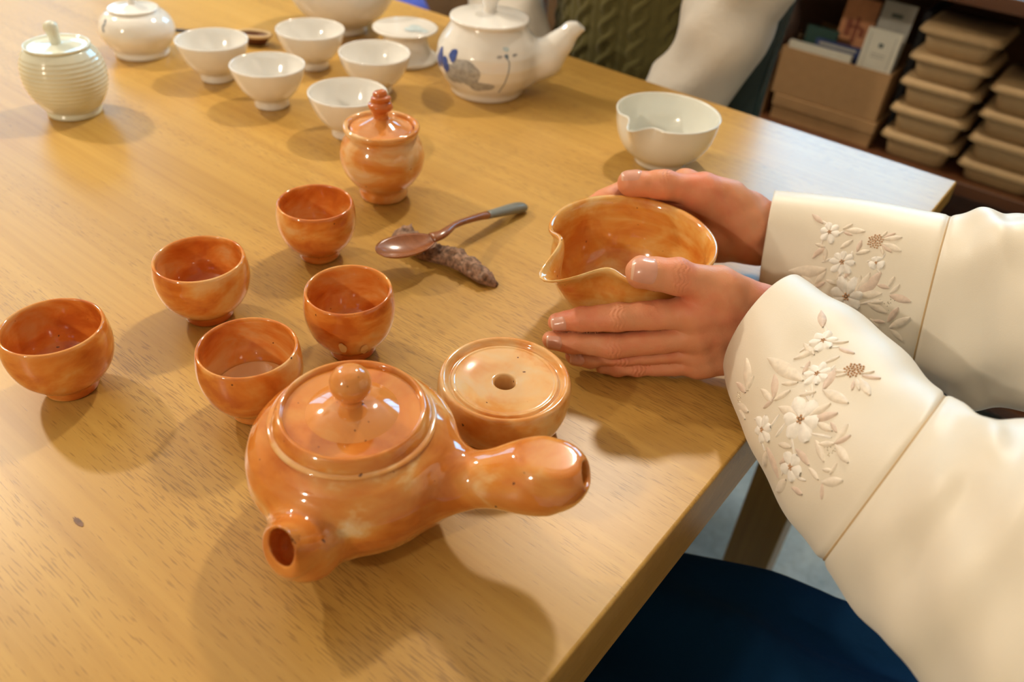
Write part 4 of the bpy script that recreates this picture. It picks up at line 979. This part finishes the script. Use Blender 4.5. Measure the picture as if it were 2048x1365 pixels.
def merge(parts):
    V = []; Fc = []
    for v, f in parts:
        k = len(V); V += list(v); Fc += [tuple(i+k for i in t) for t in f]
    return V, Fc
def embroider(sl, S, flowers, leaves, beads, sequins, sc_, off):
    for i, (u, t, rad, npet) in enumerate(flowers):
        parts = []; p, du, dt, nn = S.frame(u, t); e1 = du/np.linalg.norm(du); e2 = np.cross(nn, e1)
        for k in range(npet):
            a = 2*PI*(k + .3*i)/npet; v = math.cos(a)*e1 + math.sin(a)*e2
            parts.append(petal(S, S.walk(u, t, v*rad*.12), S.walk(u, t, v*rad*(.92 + .16*((k*7) % 3)/2)), rad*PI/npet*1.0, .0018, 7, lambda x: max(.12, math.sin(PI*min(.06+x*.90, 1))**.6*(.45+.6*x))))
        mesh_obj('embroidered_flower', off(merge(parts)[0]), merge(parts)[1], M['thread_white'], sl)
        for k in range(6):
            a = 2.1*k + i; v = math.cos(a)*e1 + math.sin(a)*e2; v2 = math.cos(a+.35)*e1 + math.sin(a+.35)*e2
            Vv, Ff = petal(S, S.walk(u, t, v*rad*.85), S.walk(u, t, v2*rad*(1.35 + .25*(k % 3))), rad*.085 + .0004, .0011, 6); mesh_obj('embroidered_leaf', off(Vv), Ff, M['thread' if k % 2 else 'thread_white'], sl)
        bp = [ball(S.p(*S.walk(u, t, rad*.16*(math.cos(q)*e1 + math.sin(q)*e2)*(q > 0))) + nn*.0012, rad*.055 + .0002) for q in (0, .9, 2.2, 3.4, 4.6, 5.6)]
        mesh_obj('flower_centre', off(merge(bp)[0]), merge(bp)[1], M['bead'], sl)
    for i, (u0, t0, u1, t1) in enumerate(leaves):
        L = np.linalg.norm(S.p(u0, t0) - S.p(u1, t1)); wdt = min(max(L*.22, .0013), .0050)
        V, Fc = petal(S, (u0, t0), (u1, t1), wdt*sc_, .0016); mesh_obj('embroidered_leaf', off(V), Fc, M['thread' if i % 3 else 'thread_pink'], sl)
    for i, (u, t) in enumerate(beads):
        p, du, dt, nn = S.frame(u, t); e1 = du/np.linalg.norm(du); e2 = np.cross(nn, e1); parts = []
        rad = .0052 if i == 0 else .0035
        for k in range(34):
            r = rad*math.sqrt(k/34); a = k*2.39996; q = S.walk(u, t, (math.cos(a)*e1 + math.sin(a)*e2)*r); parts.append(ball(S.p(*q) + nn*.0008, .0006 if i == 0 else .00042))
        mesh_obj('bead_cluster', off(merge(parts)[0]), merge(parts)[1], M['bead'], sl)
    for i, (u, t) in enumerate(sequins):
        p, du, dt, nn = S.frame(u, t); e1 = du/np.linalg.norm(du); e2 = np.cross(nn, e1); parts = []
        for k in range(16):
            q = S.walk(u, t, e1*RNG.normal()*.0022 + e2*RNG.normal()*.0030); parts.append(ball(S.p(*q) + nn*.0004, .00042, 4))
        mesh_obj('sequin_cluster', off(merge(parts)[0]), merge(parts)[1], M['sequin'], sl)
embroider(sl_near, Surf(NEAR_RINGS, fold_near, 1.0), NEAR_FLOWERS, NEAR_LEAVES, NEAR_BEADS[:1], NEAR_SEQUINS, .95, pl)
embroider(sl_far, Surf(FAR_RINGS, fold_far, 1.25), FAR_FLOWERS, FAR_LEAVES, FAR_BEADS, FAR_SEQUINS, 1.0, pl)
# jacket body
def shell(fn, grow, zlo, zhi):
    return lambda p: np.maximum(np.maximum(fn(p) - grow, zlo - p[..., 2]), p[..., 2] - zhi)
def jacket_fn(p):
    d = smin(ell(p, f32((.31, .48, .18)), (.112, .142, .18)), ell(p, f32((.33, .46, -.06)), (.125, .15, .12)), .08)
    for s in ((.27, .345, .30), (.27, .61, .30)): d = smin(d, cone(p, s, (.30, .48, .32), .062, .06), .04)
    return smax(d, p[..., 2] - .375, .01)
V, Q, N = sdf_mesh(jacket_fn, (.14, .24, -.22), (.50, .72, .40), .009); sdf_obj('jacket', pl(V), Q, N, M['silk'], person)
# skirt: a wide mound over the lap, falling to the floor
xs = np.linspace(.47, -.30, 60); ths = np.linspace(-.22, PI+.22, 110); V = []; Fc = []
for i, x in enumerate(xs):
    k = np.interp(x, [-.30, -.26, -.18, -.05, .12, .30, .42, .47], [.02, .45, .85, 1.0, 1.0, 1.0, .85, .1])
    yc = np.interp(x, [-.3, .0, .3], [.36, .375, .44]); ay = (.195 + .28*max(0, x + .05))*k; top = -.178 - .012*math.sin(x*9); az = (top + .45)*k
    for t in ths:
        f = 1 + .022*math.sin(9*t + 10*x) + .020*math.sin(15*t - 14*x + 1) + .028*math.sin(6*t - 18*x)
        c, s = math.cos(t), math.sin(t); y = yc - ay*f*c*1.0; z = -.45 + az*f*s if s > 0 else -.45 + s*1.25
        V.append((x + .006*math.sin(11*t), y - (.10*c*(-s) if s < 0 else 0), max(z, -.735)))
m = len(ths)
for i in range(len(xs)-1):
    for k in range(m-1): Fc.append((i*m+k, i*m+k+1, (i+1)*m+k+1, (i+1)*m+k))
sk = mesh_obj('skirt', pl(V), Fc, M['skirt'], person); sm = sk.modifiers.new('solid', 'SOLIDIFY'); sm.thickness = .002
# stool under the seated person
so = tag(empty('wooden_stool', (.29, .45, 0)), 'wooden stool under the navy skirt', 'stool')
box('seat', -.12, .12, -.13, .13, .342, .377, M['chair_wood'], so, .004)
for lx in (-.10, .07):
    for ly in (-.11, .08): box('leg', lx, lx+.03, ly, ly+.03, 0, .342, M['chair_wood'], so)

# ------------------------------------------------------------------ second person, across the table
p2 = tag(empty('person', (-.59, 1.07, 0)), 'person in green cable knit vest and white blouse behind the table', 'person')
PO2 = np.array([-.59, 1.07, -TZ])
def pl2(V): return np.asarray(V, float) - PO2
fig2 = figure((-.43, 1.08, .33), (-.43, 1.02, .00), (-.50, .97, -.13), (-.75, 1.08, .33), (-.765, 1.02, -.01), (-.69, .97, -.13), (-.59, 1.075, .20), (-.59, 1.10, -.18), (-.59, 1.07, .42), (-.59, 1.05, .55), (0, -1, 0),
              [((-.66, 1.08, -.255), (-.66, .75, -.25)), ((-.52, 1.08, -.255), (-.52, .75, -.25)), ((-.66, .74, -.26), (-.66, .76, -.66)), ((-.52, .74, -.26), (-.52, .76, -.66))])
V, Q, N = sdf_mesh(fig2, (-.86, .64, -.735), (-.32, 1.26, .69), .010); sdf_obj('body', pl2(V), Q, N, M['skin'], p2)
V, Q, N = sdf_mesh(hair_sdf((-.59, 1.05, .55), (0, -1, 0)), (-.72, .92, .40), (-.46, 1.24, .70), .008); sdf_obj('hair', pl2(V), Q, N, M['hair'], p2)
# cable knit vest
nz, nt_ = 190, 300; V = []; Fc = []
zs = np.linspace(-.26, .36, nz); tt = np.linspace(0, 2*PI, nt_, endpoint=False)
def cable(s, z):
    """raised two-strand cable, column pitch 42 mm"""
    c = (s/.042) % 1.0 - .5; ph = z/.052*2*PI
    a = .20*math.sin(ph); r = .13
    h1 = max(0, 1 - ((c - a)/r)**2); h2 = max(0, 1 - ((c + a)/r)**2)
    k1 = .6 + .4*math.cos(ph); k2 = .6 - .4*math.cos(ph)
    rib = .35*max(0, 1 - ((abs(c) - .46)/.05)**2)
    return max(h1**.5*k1, h2**.5*k2, rib)*.0055
for z in zs:
    a = np.interp(z, [-.26, -.1, .05, .25, .36], [.145, .125, .122, .135, .09]); b = np.interp(z, [-.26, -.1, .05, .25, .36], [.115, .100, .105, .108, .075])
    for t in tt:
        s = t*.118; h = cable(s, z) + .0008*math.sin(z*1500)*math.cos(s*1400)
        V.append((-.59 + (a+h)*math.cos(t), 1.075 + (b+h)*math.sin(t), z))
for i in range(nz-1):
    for k in range(nt_): j = (k+1) % nt_; Fc.append((i*nt_+k, i*nt_+j, (i+1)*nt_+j, (i+1)*nt_+k))
mesh_obj('knit_vest', pl2(V), Fc, M['knit'], p2)
def blouse(path, radii, ph):
    pth = spl(path, 60); r = np.interp(np.linspace(0, 1, 60), [0, .30, .44, .49, .54, .62, .80, 1], radii)
    V, Fc = tube_geo(pth, r, 48, up=(0, 1, 0.01)); V = np.array(V)
    for i in range(60):
        for k in range(48):
            t = 2*PI*k/48; f = .05*math.sin(3*t + i*.22 + ph) + .04*math.sin(5*t - i*.5 + ph) + .11*math.sin(i*.42 + 1.8*math.sin(t + .6) + ph)*min(1, max(0, i-18)/14)
            V[i*48+k] += (V[i*48+k] - pth[i])*f
    return mesh_obj('blouse_sleeve', pl2(V), Fc, M['white_cloth'], p2)
blouse([(-.44, 1.08, .34), (-.425, 1.05, .22), (-.420, 1.015, .11), (-.425, .985, .020), (-.440, .965, -.035), (-.475, .950, -.075), (-.53, .945, -.11)], [.054, .060, .066, .070, .054, .058, .052, .042], .4)
blouse([(-.74, 1.08, .34), (-.765, 1.05, .22), (-.775, 1.015, .11), (-.775, .985, .03), (-.74, .965, -.01), (-.70, .950, -.04), (-.65, .945, -.09)], [.054, .058, .062, .062, .052, .052, .048, .040], 2.0)
V, Fc = tube_geo(spl([(-.425, 1.13, .30), (-.420, 1.10, .14), (-.415, 1.06, .02), (-.413, 1.04, -.10), (-.41, 1.04, -.30)], 40), np.interp(np.linspace(0, 1, 40), [0, .5, 1], [.042, .040, .05]), 32)
V = np.array(V); sh_ = mesh_obj('shawl', pl2(V), Fc, M['teal_cloth'], p2)
V, Fc = tube_geo(spl([(-.382, 1.115, .14), (-.378, 1.08, .06), (-.374, 1.055, .00), (-.371, 1.04, -.06), (-.368, 1.04, -.16)], 30), [.006]*30, 10); mesh_obj('shawl_catchlight_strip', pl2(V), Fc, M['teal_satin'], sh_)  # satin strip added so the shawl's edge catches a rim of light
xs2 = np.linspace(0, 1, 24); V, Fc = tube_geo(spl([(-.59, 1.16, -.17), (-.59, 1.05, -.20), (-.59, .85, -.26), (-.59, .74, -.30), (-.59, .73, -.5), (-.59, .74, -.70)], 24), np.interp(xs2, [0, .2, .6, 1], [.15, .165, .15, .17]), 40, [.75]*24); mesh_obj('trousers', pl2(V), Fc, M['teal_cloth'], p2)
s2 = tag(empty('wooden_stool', (-.59, 1.10, 0)), 'wooden stool under the person in the green vest', 'stool')
box('seat', -.16, .16, -.15, .15, .355, .390, M['chair_wood'], s2, .004)
for lx in (-.14, .11):
    for ly in (-.13, .10): box('leg', lx, lx+.03, ly, ly+.03, 0, .355, M['chair_wood'], s2)
